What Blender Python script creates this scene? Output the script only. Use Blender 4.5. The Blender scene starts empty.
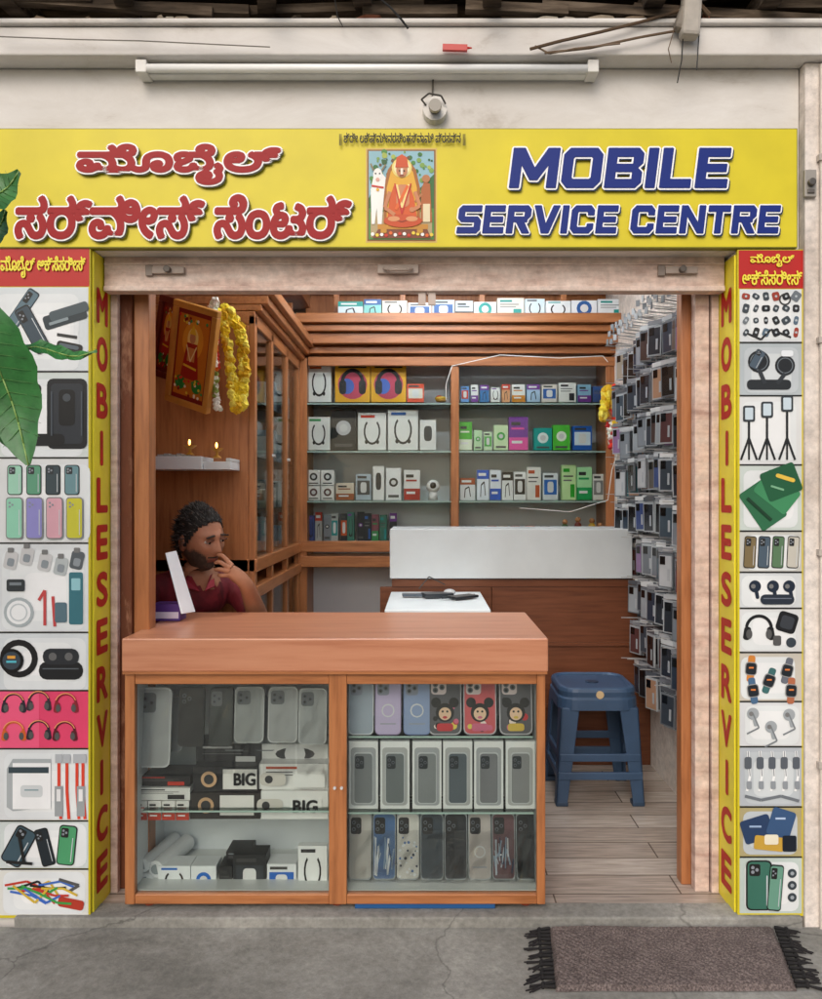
import bpy, math, random
from mathutils import Vector, Matrix, noise
random.seed(7)
sc=bpy.context.scene
# ---- survey constants: camera eye height, stand-off, focal scale ----
F=800.0; D=2.667; H=1.393; CU=425.0; CV=497.0
def at(u,v,y):
    d=D+y
    return ((u-CU)*d/F, H-(v-CV)*d/F)
def lin(c):
    if isinstance(c,str):
        c=[int(c[i:i+2],16)/255 for i in (0,2,4)]
    return tuple(((x/12.92) if x<=0.04045 else ((x+0.055)/1.055)**2.4) for x in c)+(1,)
# ------------------------------------------------------------------ materials
def newmat(n):
    m=bpy.data.materials.new(n); m.use_nodes=True
    nt=m.node_tree; return m,nt,nt.nodes,nt.links,nt.nodes['Principled BSDF']
def noise_node(nt,scale,detail=4,vec=None,sc3=None,rough=.55):
    N=nt.nodes; tc=N.new('ShaderNodeTexCoord'); mp=N.new('ShaderNodeMapping')
    nt.links.new(tc.outputs['Object'],mp.inputs[0])
    if sc3: mp.inputs['Scale'].default_value=sc3
    t=N.new('ShaderNodeTexNoise'); t.inputs['Scale'].default_value=scale; t.inputs['Detail'].default_value=detail
    t.inputs['Roughness'].default_value=rough
    nt.links.new(mp.outputs[0],t.inputs['Vector']); return t
def mcol(n,rough=.5,var=.12,scale=14,bump=0.0,spec=.4,bscale=60,coat=0):
    m,nt,N,L,P=newmat(n)
    a=N.new('ShaderNodeAttribute'); a.attribute_name='Col'
    t=noise_node(nt,scale)
    mr=N.new('ShaderNodeMapRange'); mr.inputs[1].default_value=.25; mr.inputs[2].default_value=.75
    mr.inputs[3].default_value=1-var; mr.inputs[4].default_value=1+var*.5
    L.new(t.outputs['Fac'],mr.inputs[0])
    mx=N.new('ShaderNodeVectorMath'); mx.operation='SCALE'
    L.new(a.outputs['Color'],mx.inputs[0]); L.new(mr.outputs[0],mx.inputs['Scale'])
    L.new(mx.outputs[0],P.inputs['Base Color'])
    P.inputs['Roughness'].default_value=rough; P.inputs['Specular IOR Level'].default_value=spec
    if coat: P.inputs['Coat Weight'].default_value=coat
    if bump:
        t2=noise_node(nt,bscale,6); b=N.new('ShaderNodeBump'); b.inputs['Strength'].default_value=bump; b.inputs['Distance'].default_value=.01
        L.new(t2.outputs['Fac'],b.inputs['Height']); L.new(b.outputs[0],P.inputs['Normal'])
    return m
def mramp(n,stops,scale,sc3=(1,1,1),rough=.6,detail=6,bump=.1,bdist=.005,spec=.3,dist=0,nr=.6,fine=0,cracks=False):
    m,nt,N,L,P=newmat(n)
    t=noise_node(nt,scale,detail,sc3=sc3,rough=nr); t.inputs['Distortion'].default_value=dist
    r=N.new('ShaderNodeValToRGB'); e=r.color_ramp.elements
    e[0].position=stops[0][0]; e[0].color=lin(stops[0][1]); e[1].position=stops[-1][0]; e[1].color=lin(stops[-1][1])
    for p,c in stops[1:-1]:
        q=e.new(p); q.color=lin(c)
    L.new(t.outputs['Fac'],r.inputs[0]); out=r.outputs[0]; hgt=t.outputs['Fac']
    if fine:
        t2=noise_node(nt,fine,8,rough=.75); mr=N.new('ShaderNodeMapRange'); mr.inputs[1].default_value=.32; mr.inputs[2].default_value=.68; mr.inputs[3].default_value=.72; mr.inputs[4].default_value=1.16
        L.new(t2.outputs['Fac'],mr.inputs[0]); sm=N.new('ShaderNodeVectorMath'); sm.operation='SCALE'; L.new(out,sm.inputs[0]); L.new(mr.outputs[0],sm.inputs['Scale']); out=sm.outputs[0]; hgt=t2.outputs['Fac']
    if cracks:
        tc=N.new('ShaderNodeTexCoord'); wn=noise_node(nt,3,6); va=N.new('ShaderNodeVectorMath'); va.operation='MULTIPLY_ADD'; va.inputs[1].default_value=(.35,.35,0)
        L.new(wn.outputs['Color'],va.inputs[0]); L.new(tc.outputs['Object'],va.inputs[2])
        vo=N.new('ShaderNodeTexVoronoi'); vo.feature='DISTANCE_TO_EDGE'; vo.inputs['Scale'].default_value=.8; L.new(va.outputs[0],vo.inputs['Vector'])
        mr=N.new('ShaderNodeMapRange'); mr.inputs[1].default_value=.0; mr.inputs[2].default_value=.004; mr.inputs[3].default_value=.6; mr.inputs[4].default_value=1
        L.new(vo.outputs['Distance'],mr.inputs[0]); sm=N.new('ShaderNodeVectorMath'); sm.operation='SCALE'; L.new(out,sm.inputs[0]); L.new(mr.outputs[0],sm.inputs['Scale']); out=sm.outputs[0]
    L.new(out,P.inputs['Base Color'])
    P.inputs['Roughness'].default_value=rough; P.inputs['Specular IOR Level'].default_value=spec
    if bump:
        b=N.new('ShaderNodeBump'); b.inputs['Strength'].default_value=bump; b.inputs['Distance'].default_value=bdist
        L.new(hgt,b.inputs['Height']); L.new(b.outputs[0],P.inputs['Normal'])
    return m
M_print=mcol('printed_vinyl',.38,.12,5,spec=.35)
M_card=mcol('printed_card',.42,.08,9)
M_plas=mcol('plastic',.35,.06,8,spec=.5)
M_matte=mcol('matte',.85,.18,20,bump=.2)
M_metal=mcol('painted_metal',.5,.18,9,bump=.08)
M_wall=mramp('lime_washed_wall',[(.3,'c5b8ad'),(.5,'e2d8cf'),(.75,'ebe5de')],3.0,rough=.9,bump=.25,fine=30)
M_white=mramp('stained_white_plaster',[(.27,'b5aca2'),(.42,'d6d1cb'),(.7,'e6e3df')],2.2,sc3=(1,1,2.5),rough=.9,bump=.3,dist=.4,nr=.72,detail=10)
W3=[(.25,'86512e'),(.5,'aa6c41'),(.8,'b97c4e')]
M_woodz=mramp('orange_laminate_vertical',W3,6,sc3=(9,9,.7),rough=.36,bump=.03,spec=.45)
M_woodx=mramp('orange_laminate_horizontal',W3,6,sc3=(.7,9,9),rough=.36,bump=.03,spec=.45)
M_woody=mramp('orange_laminate_depth',W3,6,sc3=(9,.7,9),rough=.36,bump=.03,spec=.45)
M_top=mramp('counter_laminate',[(.25,'ab6c4e'),(.5,'bf8262'),(.8,'ca9070')],4,sc3=(.6,5,9),rough=.32,bump=.02,spec=.5)
M_dark=mramp('walnut_panel',[(.25,'563021'),(.5,'6e412b'),(.8,'7d4d36')],5,sc3=(.6,9,9),rough=.42,bump=.03)
M_beige=mramp('beige_shutter_paint',[(.28,'b8998c'),(.5,'d6beb1'),(.8,'e4d4ca')],7,sc3=(.8,1,4),rough=.55,bump=.1,fine=25)
M_pave=mramp('worn_concrete',[(.25,'5c5b56'),(.42,'84827b'),(.58,'9a9891'),(.8,'b6b3ab')],1.7,rough=.8,detail=12,bump=.7,bdist=.006,dist=.5,nr=.7,fine=45,cracks=True)
M_asph=mramp('asphalt',[(.3,'353535'),(.7,'484745')],30,rough=.9,bump=.4)
M_back=mramp('grey_laminate',[(.3,'dae0e8'),(.7,'e6ebf0')],2,rough=.5,bump=0)
M_rust=mramp('old_timber_and_rust',[(.3,'2a241e'),(.5,'54483c'),(.75,'857666')],9,sc3=(.5,3,4),rough=.95,bump=.5)
def glass(n,tint='ffffff',mul=1.0,rough=.0):
    m,nt,N,L,P=newmat(n); N.remove(P)
    t=N.new('ShaderNodeBsdfTransparent'); t.inputs[0].default_value=lin(tint)
    g=N.new('ShaderNodeBsdfGlossy'); g.inputs['Roughness'].default_value=rough
    f=N.new('ShaderNodeFresnel'); f.inputs[0].default_value=1.45
    ml=N.new('ShaderNodeMath'); ml.operation='MULTIPLY'; ml.inputs[1].default_value=mul
    mx=N.new('ShaderNodeMixShader'); L.new(f.outputs[0],ml.inputs[0]); L.new(ml.outputs[0],mx.inputs[0])
    L.new(t.outputs[0],mx.inputs[1]); L.new(g.outputs[0],mx.inputs[2])
    L.new(mx.outputs[0],N['Material Output'].inputs[0]); return m
M_glass=glass('clear_glass','f8fbfa',1.2)
M_film=glass('clear_plastic_film','f8f8f8',2.2,.12)
def mfloor():
    m,nt,N,L,P=newmat('wood_look_floor_tile')
    tc=N.new('ShaderNodeTexCoord'); br=N.new('ShaderNodeTexBrick')
    br.inputs['Scale'].default_value=1; br.inputs['Brick Width'].default_value=.9; br.inputs['Row Height'].default_value=.14
    br.inputs['Mortar Size'].default_value=.003; br.inputs['Color1'].default_value=lin('a89a8e'); br.inputs['Color2'].default_value=lin('c8bdb2')
    br.inputs['Mortar'].default_value=lin('6b5f55'); L.new(tc.outputs['Object'],br.inputs[0])
    t=noise_node(nt,5,8,sc3=(1.2,14,1)); r=N.new('ShaderNodeMapRange'); r.inputs[1].default_value=.3; r.inputs[2].default_value=.7; r.inputs[3].default_value=.62; r.inputs[4].default_value=1.15
    L.new(t.outputs[0],r.inputs[0]); v=N.new('ShaderNodeVectorMath'); v.operation='SCALE'
    L.new(br.outputs[0],v.inputs[0]); L.new(r.outputs[0],v.inputs['Scale']); L.new(v.outputs[0],P.inputs['Base Color'])
    P.inputs['Roughness'].default_value=.25; return m
M_floor=mfloor()
# ------------------------------------------------------------------ builder
def root(name):
    e=bpy.data.objects.new(name,None); e.empty_display_size=.1; sc.collection.objects.link(e); return e
class B:
    def __init__(s): s.v=[]; s.f=[]; s.c=[]
    def poly(s,pts,col='ffffff'):
        i=len(s.v); s.v+=[tuple(p) for p in pts]; s.f.append(tuple(range(i,i+len(pts)))); s.c.append(lin(col) if isinstance(col,str) else col)
    def mesh(s,vs,fs,col):
        i=len(s.v); s.v+=[tuple(p) for p in vs]; c=lin(col) if isinstance(col,str) else col
        for f in fs: s.f.append(tuple(i+k for k in f)); s.c.append(c)
    def hexa(s,p,col='ffffff'):
        s.mesh(p,[(0,3,2,1),(4,5,6,7),(0,1,5,4),(1,2,6,5),(2,3,7,6),(3,0,4,7)],col)
    def box(s,x0,x1,y0,y1,z0,z1,col='ffffff'):
        s.hexa([(x0,y0,z0),(x1,y0,z0),(x1,y1,z0),(x0,y1,z0),(x0,y0,z1),(x1,y0,z1),(x1,y1,z1),(x0,y1,z1)],col)
    def obox(s,c,size,mat3,col='ffffff'):
        c=Vector(c); pts=[]
        for dz in (-1,1):
            for dx,dy in ((-1,-1),(1,-1),(1,1),(-1,1)):
                pts.append(c+mat3@Vector((dx*size[0]/2,dy*size[1]/2,dz*size[2]/2)))
        s.hexa(pts,col)
    def cyl(s,p0,p1,r0,r1=None,col='ffffff',n=10,cap=True):
        r1=r0 if r1 is None else r1; p0=Vector(p0); p1=Vector(p1); d=(p1-p0).normalized()
        a=d.orthogonal().normalized(); b=d.cross(a); vs=[]
        for p,r in ((p0,r0),(p1,r1)):
            for i in range(n):
                t=2*math.pi*i/n; vs.append(p+a*r*math.cos(t)+b*r*math.sin(t))
        fs=[(i,(i+1)%n,n+(i+1)%n,n+i) for i in range(n)]
        if cap: fs+=[tuple(range(n-1,-1,-1)),tuple(range(n,2*n))]
        s.mesh(vs,fs,col)
    def tube(s,pts,r,col,n=6):
        for a,b in zip(pts,pts[1:]): s.cyl(a,b,r,r,col,n)
    def sph(s,c,r,col,nu=10,nv=7,jit=0):
        if not isinstance(r,(tuple,list)): r=(r,r,r)
        vs=[]; 
        for j in range(nv+1):
            ph=math.pi*j/nv
            for i in range(nu):
                t=2*math.pi*i/nu; k=1+random.uniform(-jit,jit)
                vs.append((c[0]+r[0]*k*math.sin(ph)*math.cos(t),c[1]+r[1]*k*math.sin(ph)*math.sin(t),c[2]+r[2]*k*math.cos(ph)))
        fs=[(j*nu+i,(j+1)*nu+i,(j+1)*nu+(i+1)%nu,j*nu+(i+1)%nu) for j in range(nv) for i in range(nu)]
        s.mesh(vs,fs,col)
    def merge(s,A):
        i=len(s.v); s.v+=A.v
        for f,c in zip(A.f,A.c): s.f.append(tuple(i+q for q in f)); s.c.append(c)
    def build(s,name,mat,parent=None,bevel=0,smooth=False):
        me=bpy.data.meshes.new(name); me.from_pydata(s.v,[],s.f); me.update()
        ca=me.color_attributes.new(name='Col',type='FLOAT_COLOR',domain='CORNER')
        arr=[]
        for f,c in zip(s.f,s.c): arr+=list(c)*len(f)
        ca.data.foreach_set('color',arr)
        me.materials.append(mat)
        if smooth:
            for p in me.polygons: p.use_smooth=True
        o=bpy.data.objects.new(name,me); sc.collection.objects.link(o)
        if parent: o.parent=parent
        if bevel:
            w=o.modifiers.new('b','BEVEL'); w.width=bevel; w.segments=2; w.limit_method='ANGLE'
        return o
# flat printed artwork on a board: units are board drawing units, 300 per metre
class Art(B):
    def __init__(s,y=0,P=None): super().__init__(); s.y=y; s.P=P; s.k=0
    def p(s,u,v,l):
        if s.P: return s.P(u,v,l)
        return ((u-CU)/300, s.y-.0007*l, H-(v-CV)/300)
    def pl(s,pts,col,l=1):
        s.k+=1; l=l+.005*s.k
        s.poly([s.p(a,b,l) for a,b in pts],col)
    def rect(s,u0,v0,u1,v1,col,l=1): s.pl([(u0,v1),(u1,v1),(u1,v0),(u0,v0)],col,l)
    def rr(s,cu,cv,w,h,r,col,l=1,ang=0):
        pts=[]; ca,sa=math.cos(ang),math.sin(ang)
        for sx,sy,a0 in ((1,1,0),(-1,1,90),(-1,-1,180),(1,-1,270)):
            for k in range(4):
                a=math.radians(a0+k*30); x=sx*(w/2-r)+r*math.cos(a); y=sy*(h/2-r)+r*math.sin(a)
                pts.append((cu+x*ca-y*sa, cv+x*sa+y*ca))
        s.pl(pts,col,l)
    def circ(s,u,v,r,col,l=1,ry=None,n=18):
        ry=ry or r; s.pl([(u+r*math.cos(2*math.pi*i/n),v+ry*math.sin(2*math.pi*i/n)) for i in range(n)],col,l)
    def ring(s,u,v,r,t,col,l=1,a0=0,a1=360,n=20,ry=None):
        ry=ry or r
        for i in range(n):
            A=math.radians(a0+(a1-a0)*i/n); C=math.radians(a0+(a1-a0)*(i+1)/n); q=r-t; qy=ry-t
            s.pl([(u+r*math.cos(A),v+ry*math.sin(A)),(u+r*math.cos(C),v+ry*math.sin(C)),(u+q*math.cos(C),v+qy*math.sin(C)),(u+q*math.cos(A),v+qy*math.sin(A))],col,l); s.k-=.8
    def line(s,pts,w,col,l=1):
        for (a,b),(c,d) in zip(pts,pts[1:]):
            L=math.hypot(c-a,d-b) or 1; nx,ny=-(d-b)/L*w/2,(c-a)/L*w/2
            s.pl([(a+nx,b+ny),(c+nx,d+ny),(c-nx,d-ny),(a-nx,b-ny)],col,l)
    def phone(s,u,v,w,h,col,l=1,ang=0,cam='222222',edge='222222'):
        s.rr(u,v,w,h,w*.2,edge,l,ang); s.rr(u,v,w*.88,h*.94,w*.16,col,l+1,ang)
        ca,sa=math.cos(ang),math.sin(ang)
        def q(x,y): return (u+x*ca-y*sa,v+x*sa+y*ca)
        a,b=q(-w*.17,-h*.31); s.rr(a,b,w*.42,h*.24,w*.08,cam,l+2,ang)
        for dx,dy in ((-.25,-.36),(-.25,-.27),(-.09,-.315)):
            a,b=q(dx*w,dy*h); s.circ(a,b,w*.07,'8a9098',l+3,n=8)
        a,b=q(w*.3,h*.1); s.rr(a,b,w*.05,h*.6,w*.02,'c8ced2',l+2,ang)
    def hphones(s,u,v,r,col,l=1):
        s.ring(u,v,r,r*.22,col,l,180,360,14); s.rr(u-r*.85,v+r*.35,r*.5,r*.95,r*.2,col,l,.15); s.rr(u+r*.85,v+r*.35,r*.5,r*.95,r*.2,col,l,-.15)
        s.circ(u-r*.7,v+r*.4,r*.22,'555555',l+1,ry=r*.35); s.circ(u+r*.7,v+r*.4,r*.22,'555555',l+1,ry=r*.35)
    def watch(s,u,v,w,col,face='111111',l=1,ang=0):
        s.rr(u,v,w*.6,w*2.2,w*.2,col,l,ang); s.rr(u,v,w,w*1.1,w*.28,'999999',l+1,ang); s.rr(u,v,w*.85,w*.95,w*.22,face,l+2,ang)
        s.rect(u-w*.2,v-w*.15,u+w*.2,v-w*.02,'e08040',l+3)
    def bud(s,u,v,r,col,l=1):
        s.circ(u,v,r,col,l); s.rr(u+r*.3,v+r*1.2,r*.6,r*1.8,r*.25,col,l,-.2); s.circ(u-r*.3,v,r*.4,'777777',l+1,n=8)
# text
def textmesh(s,shear,sp=1.0):
    cu=bpy.data.curves.new('t','FONT'); cu.body=s; cu.shear=shear; cu.space_character=sp; cu.resolution_u=4
    o=bpy.data.objects.new('t',cu); sc.collection.objects.link(o); bpy.context.view_layer.update()
    me=bpy.data.meshes.new_from_object(o.evaluated_get(bpy.context.evaluated_depsgraph_get()))
    bpy.data.objects.remove(o)
    P=[tuple(p.vertices) for p in me.polygons]; V=[(v.co.x,v.co.y) for v in me.vertices]
    par=list(range(len(V)))
    def fd(i):
        while par[i]!=i: par[i]=par[par[i]]; i=par[i]
        return i
    for p in P:
        for k in p[1:]: par[fd(k)]=fd(p[0])
    ids={}; isl=[ids.setdefault(fd(i),len(ids)) for i in range(len(V))]
    return V,P,isl
# squarish sign-writer capitals, height 1
def blockmesh(s,shear):
    t=.2; S=.25; V=[];P=[];isl=[]; X=0; n=0
    def oct_(w,y0,y1,c): return [(c,y0),(w-c,y0),(w,y0+c),(w,y1-c),(w-c,y1),(c,y1),(0,y1-c),(0,y0+c)]
    def ring(w,skip=()):
        o=oct_(w,0,1,.16); i_=[(a+S if True else a,b) for a,b in []]; c=.05
        i_=[(S+c,t),(w-S-c,t),(w-S,t+c),(w-S,1-t-c),(w-S-c,1-t),(S+c,1-t),(S,1-t-c),(S,t+c)]
        return [[o[k],o[(k+1)%8],i_[(k+1)%8],i_[k]] for k in range(8) if k not in skip]
    R=lambda a,b,c,d:[(a,b),(c,b),(c,d),(a,d)]
    for ch in s:
        if ch==' ': X+=.5; continue
        w={'M':1.3,'O':1.08,'B':1.0,'I':.25,'L':.85,'E':.88,'S':.98,'R':1.0,'V':1.1,'C':.98,'N':1.04,'T':.95}[ch]
        if ch=='I': g=[R(0,0,S,1)]
        elif ch=='L': g=[R(0,0,S,1),R(S,0,w,t)]
        elif ch=='E': g=[R(0,0,S,1),R(S,0,w,t),R(S,.41,w-.06,.59),R(S,1-t,w,1)]
        elif ch=='T': g=[R(0,1-t,w,1),R(w/2-S/2,0,w/2+S/2,1-t)]
        elif ch=='O': g=ring(w)
        elif ch=='C': g=ring(w,(2,))+[R(w-S,t-.04,w,.33),R(w-S,.67,w,1-t+.04)]
        elif ch=='M': g=[R(0,0,S,1),R(w-S,0,w,1),[(S,1),(S,.62),(w/2-.1,.2),(w/2,.2),(w/2,.48),(S+.06,1)],[(w-S,1),(w-S-.06,1),(w/2,.48),(w/2,.2),(w/2+.1,.2),(w-S,.62)]]
        elif ch=='N': g=[R(0,0,S,1),R(w-S,0,w,1),[(S,1),(S,.66),(w-S,0),(w-S,.34)]]
        elif ch=='V': g=[[(0,1),(.27,1),(w/2,.3),(w/2,0),(w/2-.15,0)],[(w,1),(w/2+.15,0),(w/2,0),(w/2,.3),(w-.27,1)]]
        elif ch in 'BR':
            g=[R(0,0,S,1),R(S,1-t,w-.14,1),R(S,.41,w-.14,.59),[(w-.14,1),(w,.87),(w,.63),(w-.14,.5),(w-S,.59),(w-S,1-t)]]
            if ch=='B': g+=[R(S,0,w-.14,t),[(w-.14,.5),(w,.39),(w,.13),(w-.14,0),(w-S,t),(w-S,.41)]]
            else: g+=[[(w-.6,.41),(w-.27,.41),(w,0),(w-.3,0)]]
        elif ch=='S': g=[[(.14,1),(w,1),(w,1-t),(S,1-t),(0,.87)],[(0,.87),(S,1-t),(S,.59),(.14,.42),(0,.55)],[(.14,.42),(S,.59),(w-.14,.59),(w-S,.41)],[(w-.14,.59),(w,.46),(w,.13),(w-S,t),(w-S,.41)],[(w,.13),(w-.14,0),(0,0),(0,t),(w-S,t)]]
        for pg in g:
            i=len(V); V+=[(X+a+shear*b,b) for a,b in pg]; P.append(tuple(range(i,i+len(pg)))); isl+=[n]*len(pg); n+=1
        X+=w+.16
    return V,P,isl
def solidcol(col,rough=.45):
    k='ink_'+col
    if k in bpy.data.materials: return bpy.data.materials[k]
    m,nt,N,L,P=newmat(k); P.inputs['Base Color'].default_value=lin(col); P.inputs['Roughness'].default_value=rough; P.inputs['Specular IOR Level'].default_value=.25; return m
def text(s,x0,x1,z0,z1,y,col,parent,name,bold=.0,shear=0,outline=None,ocol='ffffff',sp=1.0,frame=None,shadow=None,block=False):
    """lettering built from stacked strokes: bold / outline are in metres"""
    V0,ps,isl=blockmesh(s,shear) if block else textmesh(s,shear,sp)
    if not V0: return
    xs=[v[0] for v in V0]; ys=[v[1] for v in V0]
    a,b,c,d=min(xs),max(xs),min(ys),max(ys)
    q=[(x0+bold+(v[0]-a)/(b-a)*(x1-x0-2*bold), z0+bold+(v[1]-c)/(d-c)*(z1-z0-2*bold),k%9*.000004) for v,k in zip(V0,isl)]
    def put(offs,yy,col,nm):
        V=[];Fc=[]
        for k,(dx,dz) in enumerate(offs):
            i=len(V); dy=yy+k*.00006
            for X,Z,e in q: V.append(frame(X+dx,Z+dz,y-dy) if frame else (X+dx,dy+e,Z+dz))
            Fc+=[tuple(i+t for t in f) for f in ps]
        me=bpy.data.meshes.new(nm); me.from_pydata(V,[],Fc); me.update(); me.materials.append(solidcol(col)); o=bpy.data.objects.new(nm,me); sc.collection.objects.link(o); o.parent=parent
    def disc(r,n=8): return [(r*math.cos(2*math.pi*k/n),r*math.sin(2*math.pi*k/n)) for k in range(n)] if r else []
    put([(0,0)]+disc(bold)+disc(bold*.5,4),y,col,name)
    if outline: put(disc(bold+outline,14)+disc((bold+outline)*.5,6),y+.0014,ocol,name+'_outline')
    if shadow: put([(p_+.005,r_-.005) for p_,r_ in disc(bold+outline*.8,10)],y+.0028,shadow,name+'_shadow')
def TX(u): return (u-CU)/300
def TZ(v): return H-(v-CV)/300

# =================================================================== SETTING
g=B(); g.box(-200,200,-200,200,-.30,-.16); g.build('ground',M_asph)
g=B(); g.box(-9,9,-3.6,-.02,-.30,-.03); g.box(-9,9,-3.75,-3.603,-.30,-.02); g.build('pavement',M_pave)
g=B(); g.box(-1.40,1.30,.06,3.0,-.25,0); g.build('shop_floor',M_floor)
sh=root('shop_building')
b=B()
b.box(-1.70,TX(90),.012,.16,-.2,2.216); b.box(TX(738),1.255,.012,.16,-.2,2.216)
b.box(-6,-1.703,.0,.2,-.2,2.829); b.box(-1.70,1.255,.02,.3,2.219,2.829)
b.build('front_wall_pillars',M_white,sh)
b=B(); b.box(1.258,6,-.02,.2,-.2,2.829); b.build('neighbour_wall',M_wall,sh)
b=B(); b.box(-6,6,-.062,.5,2.832,2.925); b.box(-6,6,-.078,-.0,2.927,2.945); b.build('roof_beam',M_white,sh,bevel=.006)
b=B(); b.box(1.175,1.25,.165,2.8,0,2.8); b.build('side_wall',M_wall,sh)
b=B(); b.box(-1.45,-1.36,.165,2.8,0,2.8); b.box(-1.36,1.175,2.62,2.75,0,2.8); b.box(-1.45,1.25,.305,2.8,2.78,2.825); b.build('inner_walls_ceiling',M_wall,sh)
b=B(); b.box(-1.36,1.25,-.025,.075,-.2,.004); b.build('threshold_stone',M_pave,sh,bevel=.006)
b=B(); b.box(-6,6,.12,.4,2.947,3.6)
for i in range(16):
    x=-3+i*.41+random.uniform(-.08,.08); b.obox((x,.0,3.03+random.uniform(-.02,.02)),(.06,.4,.06),Matrix.Rotation(random.uniform(-.2,.2),3,'Z'))
for i in range(16):
    z=2.975+random.uniform(0,.07); x=-2.5+i*.35; b.obox((x,-.03+random.uniform(-.03,.04),z),(random.uniform(.3,.9),.03,.03),Matrix.Rotation(random.uniform(-.08,.08),3,'Y'))
b.box(-6,6,-.16,.5,3.10,3.12)
b.build('old_roof_eave',M_rust,sh)
b=B()
for k in range(110):
    x=random.uniform(-1.7,1.7); b.sph((x,random.uniform(-.06,.06),2.952),(random.uniform(.01,.05),random.uniform(.01,.03),random.uniform(.006,.022)),random.choice(['6a5a48','8a7d6c','4a4034','a39a8c','7a4a34','c8beb0']),7,5,.3)
b.build('debris_on_beam',M_matte,root('roof_debris'))
b=B(); YW=-.085; x,z=at(690,20,YW)
b.obox((x,YW-.01,z+.03),(.06,.05,.19),Matrix.Rotation(.06,3,'Y'),'b9b2a8'); b.obox((x+.065,YW,z+.11),(.17,.05,.07),Matrix.Rotation(-.2,3,'Y'),'a59d92'); b.obox((x-.03,YW-.005,z+.0),(.03,.04,.08),Matrix.Rotation(.3,3,'Y'),'8f877c')
b.build('broken_plaster_lump',M_matte,sh,bevel=.012)
b=B()
def tw(pts,r,c): b.tube([(at(u,v,YW)[0],YW+random.uniform(-.01,.01),at(u,v,YW)[1]) for u,v in pts],r,c)
tw([(530,50),(560,40),(600,33),(640,22),(690,8),(700,0)],.005,'5d4a38'); tw([(545,52),(590,47),(640,38),(676,30)],.004,'6d5a48'); tw([(535,46),(550,52),(575,50),(620,44)],.003,'7d6a58')
tw([(683,30),(682,60),(678,82)],.002,'333333'); tw([(700,30),(697,70)],.002,'444444'); tw([(690,-5),(710,14)],.008,'5d4a38'); tw([(675,26),(668,50),(672,62)],.0015,'6d5a48')
tw([(335,0),(337,14),(343,28)],.0015,'333333'); tw([(375,-5),(390,8),(402,22),(408,30)],.0035,'262626'); tw([(0,38),(80,40),(140,41),(270,47)],.002,'8a867e')
b.build('dry_roots_and_wires',M_matte,root('hanging_wires'))
b=B(); x,z=at(455,48,YW); b.obox((x,YW,z),(.08,.012,.02),Matrix.Rotation(.03,3,'Y'),'c02a20'); b.cyl((x+.03,YW,z),(x+.055,YW,z),.006,.002,'c02a20'); b.build('red_clip',M_plas,bevel=.003)

tl=root('fluorescent_tube_light'); b=B()
x0,z=at(139,69,-.03); x1,_=at(596,72,-.03)
b.box(x0,x1,-.02,.018,z-.014,z+.018,'f2f1ed'); b.box(x0-.006,x0+.03,-.05,.018,z-.02,z+.022,'e8e6e0'); b.box(x1-.03,x1+.006,-.05,.018,z-.02,z+.022,'e8e6e0')
b.build('batten',M_metal,tl,bevel=.003)
b=B(); b.cyl((x0+.03,-.04,z-.003),(x1-.03,-.04,z-.005),.0135,None,'fbfbf8',14); b.build('tube',M_plas,tl,smooth=True)
bh=root('bulb_holder'); b=B(); x,z=at(435,107,-.02)
b.cyl((x,.02,z),(x,-.012,z),.042,.04,'d8d4cc',20); b.cyl((x,-.01,z),(x,-.05,z-.01),.02,.017,'3f3a33',14); b.cyl((x,-.045,z-.01),(x,-.06,z-.012),.022,.02,'aaa49a',14)
b.tube([(x-.03,-.012,z+.01),(x-.045,-.03,z+.02),(x-.02,-.04,z+.035),(x+.02,-.035,z+.03),(x+.035,-.02,z+.01)],.003,'4a4640')
b.tube([(x-.01,.012,z+.02),(x-.004,.012,z+.15)],.003,'555048'); b.build('holder',M_plas,bh)
b=B(); x=TX(812); b.cyl((x+.02,-.03,-.1),(x+.02,-.03,2.82),.008,None,'d9d0c6'); 
for z in (.5,1.2,1.9,2.5): b.box(x+.005,x+.035,-.042,-.02,z,z+.02,'bdb4aa')
b.build('wall_conduit',M_metal,None)
b=B(); x,z=TX(806),TZ(187); b.box(x-.02,x+.02,-.035,-.02,z-.045,z+.045,'9a948c'); b.cyl((x,-.035,z),(x,-.05,z),.013,None,'4d4843'); b.box(x-.012,x+.012,-.04,-.034,z-.035,z-.02,'5c5650'); b.build('wall_switch_box',M_plas,bevel=.003)
for yy_,xx_ in ((.85,-.1),(1.55,.15)):  # two unseen ceiling tubes, added as fill to brighten the dark interior
    r=root('added_ceiling_fill_light'); b=B(); b.box(xx_-.62,xx_+.62,yy_-.03,yy_+.03,2.745,2.778,'f0f0ee'); b.build('batten',M_metal,r)
    m,nt,N,L,P=newmat('added_fill_tube'); P.inputs['Emission Color'].default_value=(.9,.96,1,1); P.inputs['Emission Strength'].default_value=50
    b=B(); b.box(xx_-.6,xx_+.6,yy_-.022,yy_+.022,2.715,2.743); b.build('fill_diffuser',m,r)

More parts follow.
